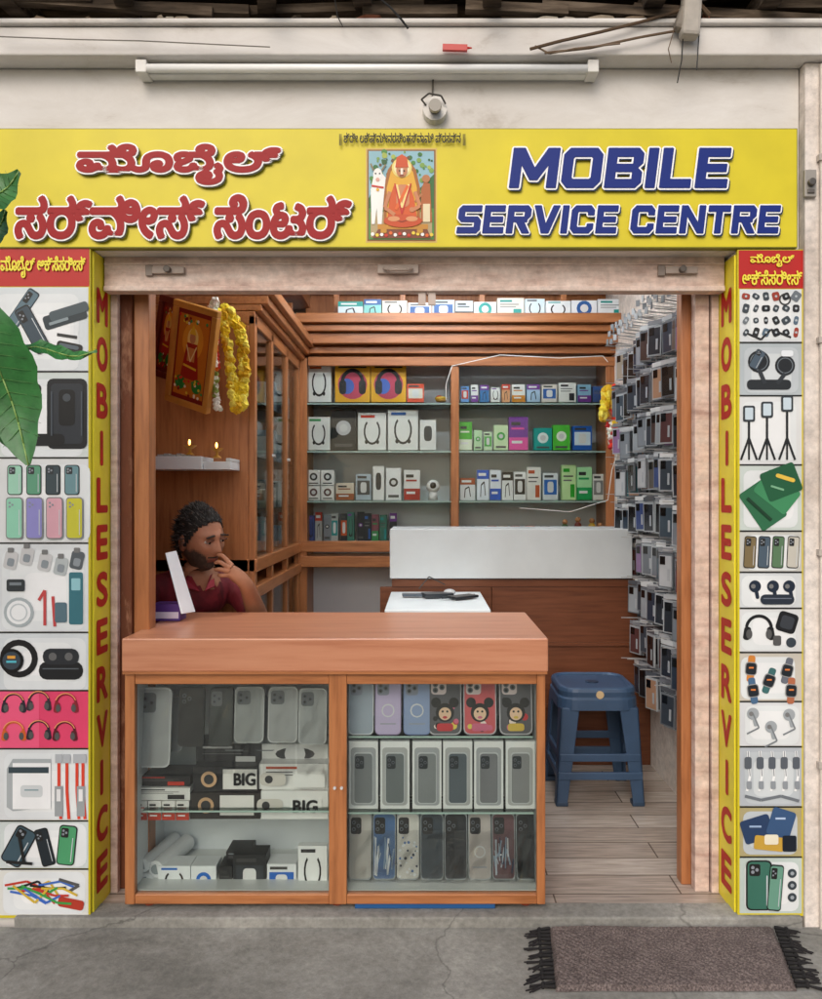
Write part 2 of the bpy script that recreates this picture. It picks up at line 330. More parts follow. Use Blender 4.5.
# =================================================================== SIGN BOARD
sg=root('shop_signboard')
b=B(); b.box(TX(-3),TX(796),-.012,.018,TZ(249),TZ(130),'8d8a20'); b.build('board',M_metal,sg)
a=Art(-.0135); a.rect(-2,131,795,248,'dccb22',0)
a.rect(366,150,437,244,'d8b860',1); a.rect(367.5,151.5,435.5,242.5,'8a5a24',2); a.rect(369,153,434,241,'8fbcc8',3)
a.rect(369,205,434,241,'4c8a3c',4); a.pl([(369,200),(380,178),(392,196),(402,172),(418,192),(434,176),(434,210),(369,210)],'2f6a30',4)
for i in range(90): a.circ(random.uniform(371,432),random.uniform(154,196),random.uniform(1,3),random.choice(['2f7034','4d8a3a','7da34a','245a2a','a8b850','6a4a28']),5,n=8)
a.rect(371,214,432,239,'b5a075',5); a.pl([(373,240),(379,230),(427,230),(431,240)],'7c3f22',6); a.rect(378,226,428,231,'c88a2a',7)
a.pl([(384,228),(384,190),(388,172),(396,161),(402,157),(408,161),(416,172),(420,190),(420,228)],'a8641c',6); a.pl([(387,228),(387,190),(391,174),(398,164),(402,161),(406,164),(413,174),(417,190),(417,228)],'e8b030',7)
a.circ(402,170,10,'f0dc80',8); a.circ(402,170,8,'fcf0b8',9)
a.pl([(387,226),(390,200),(394,188),(410,188),(414,200),(418,226)],'d85a1a',10); a.circ(403,223,19,'c84a14',11,ry=6.5); a.line([(388,220),(402,224),(418,219)],1,'8a2f0c',12); a.circ(394,221,6,'dc9866',12,ry=2.6); a.circ(412,221,6,'dc9866',12,ry=2.6)
a.circ(402,173,5.6,'c8845a',11,ry=6.8); a.pl([(395.5,170),(397,160),(402,157),(407,160),(408.5,170)],'d0501a',12); a.rect(400.8,171,403.2,177,'f8efe0',12); a.circ(399.7,173.5,.9,'1a1210',13,n=6); a.circ(404.3,173.5,.9,'1a1210',13,n=6); a.line([(400,178),(404,178)],.8,'7a2a1a',13)
a.rr(403,198,13,22,4,'d48c60',11); a.line([(397,187),(402,210),(409,187)],2,'f8e090',12); a.line([(395,186),(402,216),(411,186)],1.4,'c8281a',13); a.line([(408,188),(396,212)],3,'e86a24',12)
a.line([(390,194),(385,210),(395,217)],3.6,'cc8458',12); a.line([(415,194),(420,208),(412,213)],3.6,'cc8458',12); a.circ(412,212,2.5,'cc8458',13)
a.pl([(371,192),(374,178),(381,174),(386,180),(384,200),(382,226),(378,226),(377,210),(375,226),(372,226)],'f8f6f0',8); a.circ(378,177,4.5,'f8f6f0',9,ry=6.5); a.line([(374,173),(371,166)],1.6,'8a7a58',10); a.line([(382,173),(386,167)],1.6,'8a7a58',10); a.circ(376,176,.9,'222222',10,n=6); a.circ(380,176,.9,'222222',10,n=6); a.circ(378,182,2,'e0a898',10,n=8); a.line([(372,188),(384,190)],1.8,'c8281a',10); a.circ(378,192,1.6,'e8b030',11,n=8)
a.pl([(424,184),(430,186),(432,224),(421,224),(421,192)],'b0602a',8); a.circ(426,181,4,'b87848',9); a.line([(422,196),(415,204)],2.2,'b87848',9); a.rect(423,206,430,224,'e8d8b0',9)
for k in range(14): a.circ(373+k*4.5,236+random.uniform(-1.5,1.5),1.8,random.choice(['f0d040','c8301a','f4f4f0','e86a24']),9,n=8)
a.rr(384,233,6,4,1,'c8902a',10); a.rr(420,233,6,4,1,'c8902a',10)
a.build('printed_face',M_print,sg)
KY=-.0262
text('\u0cae\u0cca\u0cac\u0cc8\u0cb2\u0ccd',TX(79),TX(283),TZ(188),TZ(147),KY,'9c0d14',sg,'lettering_kannada_line',.0065,.06,.005,shadow='3a3a18')
text('\u0cb8\u0cb0\u0ccd\u0cb5\u0cc0\u0cb8\u0ccd \u0cb8\u0cc6\u0c82\u0c9f\u0cb0\u0ccd',TX(18),TX(353),TZ(242),TZ(197),KY,'9c0d14',sg,'lettering_kannada_line2',.0065,.06,.005,shadow='3a3a18')
text('|| \u0cb6\u0ccd\u0cb0\u0cc0 \u0cb2\u0c95\u0ccd\u0cb7\u0ccd\u0cae\u0cc0\u0ca8\u0cb0\u0cb8\u0cbf\u0c82\u0cb9\u0cb8\u0ccd\u0cb5\u0cbe\u0cae\u0cbf \u0caa\u0ccd\u0cb0\u0cb8\u0ca8\u0ccd\u0ca8 ||',TX(340),TX(465),TZ(149),TZ(136),KY,'1f1f1f',sg,'invocation_lettering',.0006)
text('MOBILE',TX(508),TX(729),TZ(191),TZ(151),KY,'122a7c',sg,'lettering_mobile',.0025,.14,.0055,shadow='20304a',block=True)
text('SERVICE CENTRE',TX(456),TX(778),TZ(236),TZ(208),KY,'122a7c',sg,'lettering_service_centre',.002,.14,.0045,shadow='20304a',block=True)

# =================================================================== POSTERS
def letters_return(xface,side,parent):
    s='MOBILESERVICE'
    for i,ch in enumerate(s):
        v=302+i*48.3; z1=TZ(v-18); z0=TZ(v+18)
        w0=.03 if ch!='I' else .06; w1=.125 if ch!='I' else .085
        if side>0:
            fr=lambda X,Z,dy: (xface+.0015+dy*.1, X, Z); text(ch,w0,w1,z0,z1,0,'b81f14',parent,'letter',.006,0,frame=fr)
        else:
            fr=lambda X,Z,dy: (xface-.0015-dy*.1, -X, Z); text(ch,-w1,-w0,z0,z1,0,'b81f14',parent,'letter',.006,0,frame=fr)
pl=root('product_poster')
b=B(); b.box(TX(-20),TX(90)+.003,-.006,.010,TZ(917),TZ(246),'c9ba2a'); b.box(TX(90),TX(90)+.008,.0102,.158,TZ(917),TZ(250),'efe03a'); b.build('panel',M_print,pl)
letters_return(TX(90)+.008,1,pl)
a=Art(-.0065)
a.rect(-19,247,90,917,'d6c524',0); a.rect(-19,249,90,287,'b8201a',1)
rows=[287,372,458,543,632,690,748,820,868,915]
bgs=['d3d9db','d0d8d4','dadcdc','d8dcde','d1d7da','e0456c','dadddE','cad2d0','dadad4']
for i,(r0,r1) in enumerate(zip(rows,rows[1:])):
    a.rect(-19,r0+.8,89,r1-.8,bgs[i],1)
    if i!=5:
        for k in range(3): a.rr(45+random.uniform(-8,8),(r0+r1)/2+random.uniform(0,4),82-k*20,(r1-r0)*(.9-.24*k),8,['dfe3e4','e7eaea','eff0f0'][k],2)
    else: a.rect(-19,r0+.8,40,r1-.8,'ec5a80',2)
    if i: a.rect(-19,r0-.8,89,r0+.8,'222222',3)
L0=3
a.phone(22,312,13,50,'5c7480',L0,.6,edge='22303a'); a.phone(34,330,16,50,'3b4a55',7,-.5); a.rr(66,318,44,14,3,'2f3a40',L0+1,-.3); a.rr(70,312,40,10,3,'49565c',5,-.3); a.rr(60,322,20,3,1,'8a979c',6,-.3); a.rr(70,350,26,14,3,'222222',4,.2); a.rr(70,347,20,4,2,'56626a',5,.2); a.line([(58,335),(78,338)],3,'333333',4)
a.phone(28,412,24,58,'20242a',4,.1); a.rr(68,414,40,70,6,'1a1d22',4); a.rr(68,414,32,60,4,'2c3138',5); a.rr(68,408,16,36,4,'15171a',6); a.circ(68,398,4,'444a50',7); a.rr(46,440,40,12,5,'181a1e',5); a.line([(53,392),(53,436)],1.5,'4a525a',8); a.line([(83,392),(83,436)],1.5,'4a525a',8)
for k,(u,c) in enumerate([(15,'9fd0b8'),(34,'5e9a7c'),(53,'3c4a50'),(72,'6b8f96')]): a.phone(u+1,480,15,30,c,4,0,cam='33383c')
for u,c in ((16,'8fccb0'),(36,'8f8bc8'),(56,'d8a4b0'),(76,'c6c23a')): a.phone(u,518,17,42,c,9,0,cam=c,edge='888888')
for u,v in ((12,560),(28,556),(46,562),(62,566),(78,560)): a.rr(u,v,13,18,3,random.choice(['2d3236','b3babb','c7c7c7','555c62']),4,.2); a.rr(u,v-10,6,5,1,'777777',5); a.rr(u,v+2,7,8,2,'8a9298',5,.2)
a.circ(20,612,15,'a9b2b5',4); a.circ(20,612,12,'eef0f0',5); a.ring(20,612,9,1.5,'c3c9cc',6); a.line([(40,600),(46,590),(46,625)],3,'c04a4a',5); a.line([(54,596),(56,626)],3,'c04a4a',5); a.rr(77,598,14,52,2,'39707c',4); a.rr(77,584,9,12,1,'8fc0c8',5); a.rr(62,612,12,20,2,'56707c',5); a.rr(17,585,18,12,2,'33383c',6); a.rect(11,582,23,585,'7a8288',7)
a.ring(20,658,19,6,'1c1c1e',4); a.circ(13,660,12,'101012',6); a.circ(13,660,9,'3a4650',7); a.rect(9,655,17,658,'e0a040',8); a.rect(8,660,18,662,'5ac0d0',8); a.rr(62,670,44,18,8,'1d1f22',4); a.rr(62,656,36,16,7,'2b2e33',5); a.circ(54,656,4,'666666',6); a.circ(70,656,4,'666666',6); a.line([(44,668),(80,668)],1.2,'5a6066',7)
for u,v,c in ((15,703,'2b2430'),(40,701,'3a2c36'),(67,703,'8a2530'),(15,731,'d4632b'),(40,730,'2b2430'),(66,731,'5a1a24')): a.hphones(u,v,11,c,4); a.ring(u,v,11,1,'f09a6a',7,200,340,10)
a.pl([(8,768),(14,758),(52,758),(52,806),(14,810),(8,806)],'a9afb1',4); a.rect(14,762,52,808,'f0f1f1',5); a.rect(10,766,50,772,'39474e',6); a.rr(33,790,22,12,3,'cfd3d4',6); a.rect(26,788,40,789.5,'8aa2a6',7)
for u in (60,68,78,84): a.line([(u,755),(u,790),(u+2,818)],3,'d8442e',4); a.rect(u-3.5,753,u+3.5,762,'b0b4b8',6); 
for u in (60,82): a.rect(u-4,785,u+4,815,'999ea0',6); a.rect(u-2,788,u+2,800,'e8e8e8',7)
a.phone(20,845,22,40,'3f5560',4,.5); a.phone(46,846,14,38,'222a30',4,-.25); a.phone(68,844,18,40,'4d9a6a',4,.1); a.line([(8,860),(34,862)],3,'222222',9); a.line([(20,830),(26,862)],3,'222222',9)
for k in range(14): 
    u=6+k*2.8; a.line([(u,884+k%3*3),(u+22,880+(k%4)*7),(u+36,886+k%3*8)],2.2,['c03a2a','3a9a4a','3c6ac0','d0b03a','222222'][k%5],4+k%4)
a.line([(60,878),(80,884),(70,890)],3,'555555',4); a.rr(72,902,26,10,3,'b03a2a',5,.2)
a.build('printed_face',M_print,pl)
K2='\u0cae\u0cca\u0cac\u0cc8\u0cb2\u0ccd'; K3='\u0c86\u0c95\u0ccd\u0cb8\u0cc6\u0cb8\u0cb0\u0cc0\u0cb8\u0ccd'
text(K2+' '+K3,TX(2),TX(87),TZ(279),TZ(257),-.0125,'efe04a',pl,'header_lettering',.0012)
pr=root('product_poster'); 
b=B(); b.box(TX(738)-.003,TX(803),-.006,.010,TZ(915),TZ(250),'c9ba2a'); b.box(TX(738)-.008,TX(738),.0102,.158,TZ(915),TZ(254),'efe03a'); b.build('panel',M_print,pr)
letters_return(TX(738)-.008,-1,pr)
a=Art(-.0065); a.rect(737,251,803,915,'d6c524',0); a.rect(738,251,803,289,'b8201a',1)
rows=[289,343,396,465,531,572,608,652,701,746,806,856,913]
for i,(r0,r1) in enumerate(zip(rows,rows[1:])):
    a.rect(739,r0+.8,801,r1-.8,['d8dcde','b3bcc0','dadcdc','c8d2cc','c6c6c0','cfd4d6','d8dada','c8c2b6','d6d8da','b6bcc2','b0a478','bfccc6'][i],1)
    for k in range(2): a.rr(770+random.uniform(-3,3),(r0+r1)/2+1,54-k*14,(r1-r0)*(.86-.24*k),7,['dfe3e3','e8eaea'][k] if i not in(1,9,10) else ['bfc6ca','d0d6d8'][k],2)
    if i: a.rect(739,r0-.8,801,r0+.8,'222222',3)
for k in range(24):
    u=745+(k%6)*10; v=297+(k//6)*12; a.rr(u,v,random.uniform(4,9),random.uniform(5,10),2,random.choice(['222222','3a4248','6a7278','1a1a1e','55697a','9a3a2a']),4,random.uniform(-.6,.6)); a.circ(u,v,1.3,'b8c0c4',5,n=6)
a.line([(744,333),(760,340),(770,330),(790,338)],2,'222222',4); a.ring(784,300,6,1.5,'333333',4)
a.rr(768,385,44,10,4,'23272b',4); a.circ(758,362,11,'1d2024',4); a.ring(758,362,9,1,'6a7278',5); a.circ(784,366,10,'1d2024',4); a.ring(784,366,8,1,'6a7278',5); a.line([(758,370),(764,384)],4,'2e3338',5); a.line([(784,374),(776,384)],4,'2e3338',5); a.phone(756,360,10,20,'4b5a68',6,.5); a.rr(786,354,12,6,2,'e9eef2',6)
for u,h in ((748,0),(766,-4),(786,-10)):
    a.line([(u,418+h),(u,440)],2.4,'1d1f22',4); a.line([(u,438),(u-8,460)],2.2,'1d1f22',4); a.line([(u,438),(u+8,460)],2.2,'1d1f22',4); a.line([(u,438),(u,460)],2,'1d1f22',4); a.rr(u,414+h,12,16,2,'30353a',5); a.rr(u,414+h,8,12,1,'c4d3dc',6)
a.rr(762,505,30,44,3,'2d6b48',4,-.6); a.rr(776,492,28,40,3,'3f8a5c',5,-.9); a.rr(780,482,30,36,3,'1f5a3a',6,1.2); a.rr(784,478,20,4,2,'e6c04a',8,.3); a.rr(776,488,14,2,1,'7ab08a',8,.3); a.line([(746,498),(770,520)],3,'173d28',9)
for u,c in ((749,'7a6a4a'),(763,'4a5a68'),(777,'5a7a5a'),(792,'c6c2b6')): a.phone(u,552,12,32,c,4,.05)
for u in (754,772,788): a.bud(u,586,6,'1f2a3a',4); 
a.rr(776,599,34,10,5,'28303c',7); a.line([(762,598),(790,598)],1,'6a7280',8)
a.hphones(758,628,14,'1b1c1f',4); a.rr(786,622,20,20,4,'1b1c1f',4,.3); a.rr(786,622,13,13,3,'3a3e44',5,.3); a.circ(790,642,5,'39424a',4); a.rr(776,640,8,10,2,'555555',5)
for u,v,c in ((750,668,'d0843a'),(768,680,'3d6a6a'),(786,670,'6a6e78'),(790,690,'b06a4a'),(752,690,'4a6a8a')): a.watch(u,v,12,c,'20262c',4,random.uniform(-.4,.4))
for u,v in ((752,713),(770,726),(788,714)): a.bud(u,v,6,'a0a6aa',4); a.line([(u,v),(u+6,v+14),(u-6,v+20)],1.6,'7a8084',4)
for k in range(5): 
    u=747+k*12; a.line([(u,750),(u+2,775),(u-1,790)],2.4,'f6f7f7',4); a.line([(u,750),(u+2,775)],1,'8a9096',5); a.rr(u,762,7,12,2,'5a6068',5); a.rr(u+1,784,5,8,1,'90969c',6)
a.line([(744,795),(760,799),(780,795),(798,800)],3,'70767c',4)
a.rr(756,828,30,24,3,'2a3f62',4,-.3); a.rr(780,822,24,28,3,'38557c',5,.3); a.rr(768,842,30,14,2,'c8a040',6,.1); a.rr(770,838,14,10,2,'ece4cc',8); a.rr(788,842,14,16,2,'18202c',8); a.rect(748,824,760,826,'9ab0d0',8); a.rect(774,816,784,818,'b0c4e0',8)
a.phone(758,884,26,50,'3d7060',4); a.phone(774,886,14,46,'6a9a86',8,.08)
for v in (872,884,896): a.circ(791,v,4.5,'3a4248',4); a.circ(791,v,2,'9aa2a8',5,n=8)
a.build('printed_face',M_print,pr)
text(K2,TX(749),TX(793),TZ(268),TZ(255),-.0125,'efe04a',pr,'header_lettering',.001); text(K3,TX(741),TX(801),TZ(286),TZ(271),-.0125,'efe04a',pr,'header_lettering2',.001)

# =================================================================== SHUTTER
st=root('rolling_shutter'); b=B()
b.box(TX(90)+.012,TX(738)-.012,.085,.125,2.115,2.235,); b.box(TX(90)+.012,TX(738)-.012,.078,.13,2.10,2.118); b.box(TX(90)+.012,TX(738)-.012,.08,.10,2.19,2.197)
b.box(TX(738)-.035,TX(738)-.009,.145,.172,0,2.2); b.box(TX(738)-.09,TX(738)-.04,.155,.2,0,2.2); b.box(TX(90)+.01,TX(90)+.035,.145,.172,0,2.2)
b.build('bottom_bar_and_guides',M_beige,st,bevel=.003)
b=B()
for u in (168,682):
    x,z=at(u,270,.07); b.box(x-.055,x+.055,.068,.084,z-.012,z+.012,'a8988d'); b.cyl((x,.07,z),(x,.05,z),.012,None,'5e564f'); b.box(x-.08,x-.055,.074,.084,z-.018,z+.018,'8d8077')
x,z=at(398,269,.07); b.box(x-.07,x+.07,.07,.084,z-.014,z+.016,'c9b8ad'); b.tube([(x-.05,.06,z),(x-.03,.05,z-.008),(x+.03,.05,z-.008),(x+.05,.06,z)],.006,'a8988d'); 
x,z=at(427,300,.1); b.box(x-.03,x-.004,.09,.1,z-.02,z+.03,'cbbab0'); b.box(x+.004,x+.03,.09,.1,z-.02,z+.03,'cbbab0')
b.build('lock_plates',M_metal,st,bevel=.002)
M_worn=mramp('worn_painted_board',[(.3,'a87a5e'),(.46,'6a3c26'),(.7,'7c4830')],5,sc3=(4,4,1.2),rough=.6,bump=.3,detail=10,nr=.7)
b=B(); b.box(-1.115,at(134,0,.2)[0],.176,.26,0,2.3); b.build('worn_jamb_board',M_worn,st,bevel=.004)
jm=root('door_jamb'); b=B(); b.box(at(134,0,.2)[0]+.002,at(150,0,.2)[0],.19,.262,0,2.4); b.box(at(682,0,.2)[0],at(699,0,.2)[0],.206,.262,0,2.4); b.build('jamb_posts',M_woodz,jm,bevel=.004)
b=B(); b.box(at(699,0,.2)[0]+.002,1.174,.206,.25,0,2.4); b.box(-1.36,-1.118,.19,.25,0,2.4); b.box(-1.36,1.174,.265,.30,2.42,2.7); b.build('jamb_infill',M_dark,jm)

# =================================================================== INTERIOR CABINETRY
cab=root('wall_display_cabinet')
yb=2.29
XL=-.775; XR=at(616,0,yb)[0]
def Z(v,y=yb): return at(0,v,y)[1]
def X(u,y=yb): return at(u,0,y)[0]
v_=B(); h_=B()
for u0,u1 in ((299,307),(451,459),(606,616)): v_.box(X(u0),X(u1),yb,yb+.30,.0,Z(358))
h_.box(XL+.05,XR-.0,yb-.012,yb+.02,Z(366),Z(357)); h_.box(XL,XR,yb-.006,yb+.02,Z(552),Z(541)); 
h_.box(XL,XR,yb-.03,yb+.3,Z(354),Z(347)); h_.box(XL,XR,yb-.09,yb+.3,Z(346),Z(336)); h_.box(XL,XR,yb-.13,yb+.3,Z(335),Z(329)); h_.box(XL,XR,yb-.17,yb+.3,Z(328),Z(319))
h_.box(XL,XR,yb-.02,yb+.3,Z(567),Z(556))
for u in (334,400,479,560): v_.box(X(u),X(u)+.035,yb-.03,yb,Z(318.5),Z(250))
h_.box(XL,XR,yb-.03,yb,Z(285),Z(270))
v_.box(XL,XR,yb+.24,yb+.26,Z(319),2.78)
yl=.98
for y in (yl,1.38,1.82,2.24): v_.box(XL-.03,XL,y,y+.045,0,2.22)
h2=B()
for z0,z1,o in ((2.18,2.24,.0),(2.242,2.27,.03),(2.272,2.31,.06),(2.312,2.36,.09),(2.62,2.78,.03),(1.05,1.11,.008),(.93,.985,.012),(.40,.45,.008),(0,.1,.0)):
    h2.box(-1.36,XL+o,yl-.0,yb+.28,z0,z1)
h2.build('side_rails_and_cornice',M_woody,cab,bevel=.004)
v_.box(-1.36,XL-.0305,yl,yl+.02,0,2.179); v_.box(-1.36,-1.345,.27,yl-.001,0,2.6); v_.box(-1.36,XL,yl+.002,yl+.018,2.361,2.619)
v_.box(-1.2,XL-.05,2.3,2.32,0,2.6)
v_.build('uprights_and_end_panel',M_woodz,cab,bevel=.003); h_.build('rails_and_cornice',M_woodx,cab,bevel=.004)
b=B(); b.box(XL+.02,XR,yb+.285,yb+.30,0,Z(358)-.001); b.box(-1.15,-1.13,1.0,2.28,.1,2.17); b.build('back_panels',M_back,cab)
b=B()
for v in (403,451,501): b.box(X(307),X(451),yb+.01,yb+.283,Z(v+1.2),Z(v)); b.box(X(459),X(606),yb+.01,yb+.283,Z(v+1.2),Z(v))
for z in (1.33,1.58,1.85): b.box(-1.12,XL-.035,1.0,2.25,z,z+.007)
for i in range(len(b.c)): b.c[i]=lin('a9c4bc')
b.build('glass_shelves',glass('shelf_glass','d8ece4',1.0),cab)
b=B()
for v in (403,451,501): b.box(X(307),X(451),yb+.006,yb+.0095,Z(v+1.4),Z(v),'b4cdc6'); b.box(X(459),X(606),yb+.006,yb+.0095,Z(v+1.4),Z(v),'b4cdc6')
b.build('shelf_edges',M_plas,cab)
b=B(); b.box(X(307)-.002,X(452),yb+.002,yb+.005,Z(541),Z(366)); b.box(X(458),X(606),yb+.002,yb+.005,Z(541),Z(366)); b.box(XL-.016,XL-.012,yl+.05,2.23,1.115,2.178); b.box(XL-.016,XL-.012,yl+.05,2.23,.46,.92); b.build('glass_doors',glass('cabinet_glass','fafcfb',.45),cab)
b=B()
for y,z in ((1.36,1.6),(1.80,1.6)): b.cyl((XL+.004,y+.01,z),(XL+.02,y+.01,z),.008,None,'c9c9c9')
b.build('door_knobs',M_metal,cab)

def face(x0,x1,z0,z1,y):
    return lambda u,v,l:(x0+u*(x1-x0), y-.0012-.0008*l, z1-v*(z1-z0))
def pbox(bb,u0,v0,u1,v1,y,dep,base,style='rand',acc=None):
    x0,z1=at(u0,v0,y); x1,z0=at(u1,v1,y)
    bb.box(x0,x1,y,y+dep,z0,z1,base)
    A=Art(0,face(x0,x1,z0,z1,y)); w=x1-x0; h=z1-z0; k=w/h
    acc=acc or random.choice(['2b62b0','d0402a','e0602a','2a2a2e','e09020','3a9a58','7a3a9a','1d9a9a'])
    if style=='rand': style=random.choice(['band','circ','lines','pic','neck','pic2'])
    if style=='band': A.rect(.0,.62,1,1,acc,0); A.rect(.12,.15,.6,.25,'333333',1); A.rect(.12,.32,.8,.38,acc,1); A.rect(.15,.72,.7,.8,'eeeeee',1)
    elif style=='circ': A.circ(.5,.45,.3,acc,0,ry=.3*k if k<1.6 else .3,n=14); A.circ(.5,.45,.16,'dddddd',1,ry=.16*k,n=12); A.rect(.15,.84,.85,.92,'555555',0)
    elif style=='lines': A.rect(.1,.1,.55,.2,acc,0); A.rect(.1,.3,.8,.34,'555555',0); A.rect(.1,.42,.7,.46,'777777',0); A.rect(.6,.55,.9,.92,acc,1)
    elif style=='pic': A.rect(.08,.25,.92,.8,acc,0); A.rr(.5,.52,.4,.4,.1,'e8e8e8',1); A.rect(.1,.08,.7,.17,'444444',0)
    elif style=='pic2': A.rect(0,0,1,.3,acc,0); A.line([(.3,.9),(.35,.5),(.6,.4),(.7,.85)],.06,'2a2a2c',0); A.rect(.12,.1,.75,.2,'f4f4f4',1)
    elif style=='neck': A.ring(.5,.5,.3,.06,'222222',0,-50,230,14,ry=.36); A.circ(.3,.78,.06,'222222',1,n=8); A.circ(.7,.78,.06,'222222',1,n=8); A.rect(.1,.06,.6,.13,acc,0)
    elif style=='hp': A.circ(.5,.55,.42,'c43a5a',0,ry=.38); A.circ(.35,.6,.2,'3a62c0',1,ry=.2); A.ring(.5,.5,.34,.1,'101012',2,180,360,12,ry=.36); A.rr(.22,.62,.2,.36,.08,'101012',2); A.rr(.78,.62,.2,.36,.08,'101012',2); A.rect(.1,.03,.9,.13,'222222',2)
    elif style=='cyl': A.rr(.5,.45,.5,.5,.15,'33363a',0)
    bb.merge(A)
ab=root('accessory_boxes'); yy=yb+.07
b=B()
pbox(b,307,364,331,402,yy,.1,'f4f4f2','neck','d0602a'); pbox(b,407,384,424,402,yy,.06,'e8502a','pic','f0e8d8')
pbox(b,307,417,330,450,yy,.1,'f0f0ee','neck'); pbox(b,331,410,356,450,yy,.1,'1d1d20','circ','c9c9cc'); pbox(b,358,413,386,450,yy,.1,'f4f3f0','neck'); pbox(b,388,410,418,450,yy,.1,'f6f5f2','neck'); pbox(b,420,420,436,450,yy,.05,'f0f0ee','cyl')
for q in range(2): pbox(b,307+q*14,470,320+q*14,485,yy,.09,'f4f2ef','circ','3a3a3c'); pbox(b,307+q*14,486,320+q*14,500,yy,.09,'f0eeea','circ','5a3a3a')
pbox(b,336,483,354,500,yy,.09,'e8d8c4','band','a0522a'); pbox(b,356,474,371,500,yy,.07,'b9c8d4','pic','444a50'); pbox(b,373,466,384,500,yy,.05,'f6f6f4','cyl'); pbox(b,386,468,401,500,yy,.05,'f4f4f4','circ','333333'); pbox(b,404,470,420,500,yy,.05,'f0eeec','band','b02a20')
for k in range(11):
    u=307+k*8.2+random.uniform(-1,1); pbox(b,u,512+random.uniform(-3,4),u+7,541,yy+random.uniform(0,.05),.05,random.choice(['2a2d33','55606a','8a8f98','8a4a5a','3a4a8a','c2c2c2','b0703a','3a7a6a']),'rand')
b.build('boxes_left_bay',M_card,ab)
b=B()
u=461
for w,c in ((9,'6aa4e8'),(8,'f0f0ee'),(10,'3a7ab8'),(10,'f4f4f0'),(9,'e8a878'),(14,'f6f6f4'),(14,'b6d4f0'),(16,'f0e6dc'),(18,'f6f5f1'),(14,'8fc2de'),(12,'3a5a9a')):
    pbox(b,u,402-random.uniform(14,20),u+w-1,402,yy,.07,c,'rand'); u+=w+1
for u0,u1,v0,c,ac in ((459,472,422,'4fbe32','f0f8e0'),(474,482,430,'c9ecc0','2ab038'),(484,492,432,'d6f0ca','4ab04a'),(494,508,425,'daf4c4','3ab040'),(509,528,417,'7a2aa0','f04aa8'),(534,552,428,'08a8a0','f0fcfa'),(553,570,425,'52c83a','f4fcec'),(573,592,426,'1a60c0','e0f0fc')):
    pbox(b,u0,v0,u1,450,yy,.06,c,random.choice(['pic','band','circ']),ac)
for u0,u1,v0,c,ac in ((460,475,478,'eef0f4','b0522a'),(477,489,470,'f0f6ff','1a5ac8'),(490,501,470,'f0f6ff','1a5ac8'),(502,513,472,'fafafa','222222'),(514,526,472,'fafafa','222222'),(527,541,467,'f6f4ee','c85a30'),(543,558,473,'eef4f8','2a70c8'),(562,576,465,'d2f4b2','2aaa28'),(577,592,467,'b4f0b4','1aaa5a'),(593,604,474,'f6f4f0','8a8a8a')):
    pbox(b,u0,v0,u1,500,yy,.06,c,random.choice(['lines','band','pic','pic2']),ac)
b.build('boxes_right_bay',M_card,ab)
b=B()
u=338
while u<610:
    w=random.uniform(16,30); pbox(b,u,random.uniform(298,303),u+w-1,318,yb+.03-.14,.1,random.choice(['e8ecee','d4e4ea','c4d0d8','7fc8c2','e0dace']),'rand',random.choice(['14968e','2a5a9a','333333','4aaaaa'])); u+=w
b.build('boxes_top_ledge',M_card,ab)
b=B()
for k in range(46):
    z=random.choice((1.117,1.338,1.588,1.858)); y=random.uniform(1.05,2.15); h=random.uniform(.09,.18)
    b.box(-1.0,-.84+random.uniform(-.03,.02),y,y+random.uniform(.05,.1),z,z+h,random.choice(['c9ccd0','e0e0dc','8a98a4','4a5560','2d3036','b0a890','7090a8']))
b.build('boxes_side_cabinet',M_card,ab)
for u0,u1 in ((335,370),(371,406)):
    b=B(); pbox(b,u0,363,u1,402,yy,.09,'f0b010','hp'); b.build('headphone_box',M_card)
b=B(); x,z=at(441,402,yy); b.sph((x,yy,z+.022),(.04,.03,.014),'d8b030'); b.sph((x-.012,yy,z+.03),(.02,.02,.012),'c03a2a'); b.cyl((x,yy,z),(x,yy,z+.014),.03,.036,'b8862a'); b.build('flower_offering',M_matte,None,smooth=True)
b=B(); x,z=at(433,500,yy); b.cyl((x,yy,z),(x,yy,z+.05),.03,.024,'f0f0f0',16); b.sph((x,yy,z+.085),.042,'f4f4f4',16,10); b.sph((x,yy-.028,z+.09),.022,'151517',12,8); b.build('security_camera',M_plas,None,smooth=True)
for u,w,c in ((396,14,'c9cfd2'),(414,12,'b7c0c4'),(428,14,'a8b2b6'),(443,11,'b8a49a')):
    b=B(); x,z=at(u,541,yy); r=w*.003; b.cyl((x,yy,z),(x,yy,z+.05),r*.8,r,c,14); b.cyl((x,yy,z+.0502),(x,yy,z+.056),r*1.05,r,'8a5a40',14); b.build('glass_bowl',M_plas,None)
for u,c in ((492,'c5552a'),(503,'c9a080'),(515,'b84a28'),(530,'d96a3a'),(470,'707880'),(545,'8a9098')):
    b=B(); x,z=at(u,541,yy); b.cyl((x,yy,z),(x,yy,z+.075),.032,.03,random.choice(['d8c4b4','c0a890','9aa4a8']),14); b.cyl((x,yy,z+.0752),(x,yy,z+.095),.034,.03,c,14); b.build('lidded_jar',M_plas,None)
b=B()
for u,c,h in ((565,'4a6a3a',.11),(578,'8a3a2a',.13),(592,'c9a030',.12),(600,'6a6a6a',.08)):
    x,z=at(u,541,yy); b.cyl((x,yy,z),(x,yy,z+.04),.035,.028,'5a4a3a'); b.sph((x,yy,z+.04+h*.3),(.026,.022,h*.35),c); b.sph((x,yy,z+.04+h*.72),.018,'c98a5a')
b.build('deity_figurines',M_plas,None,smooth=True)

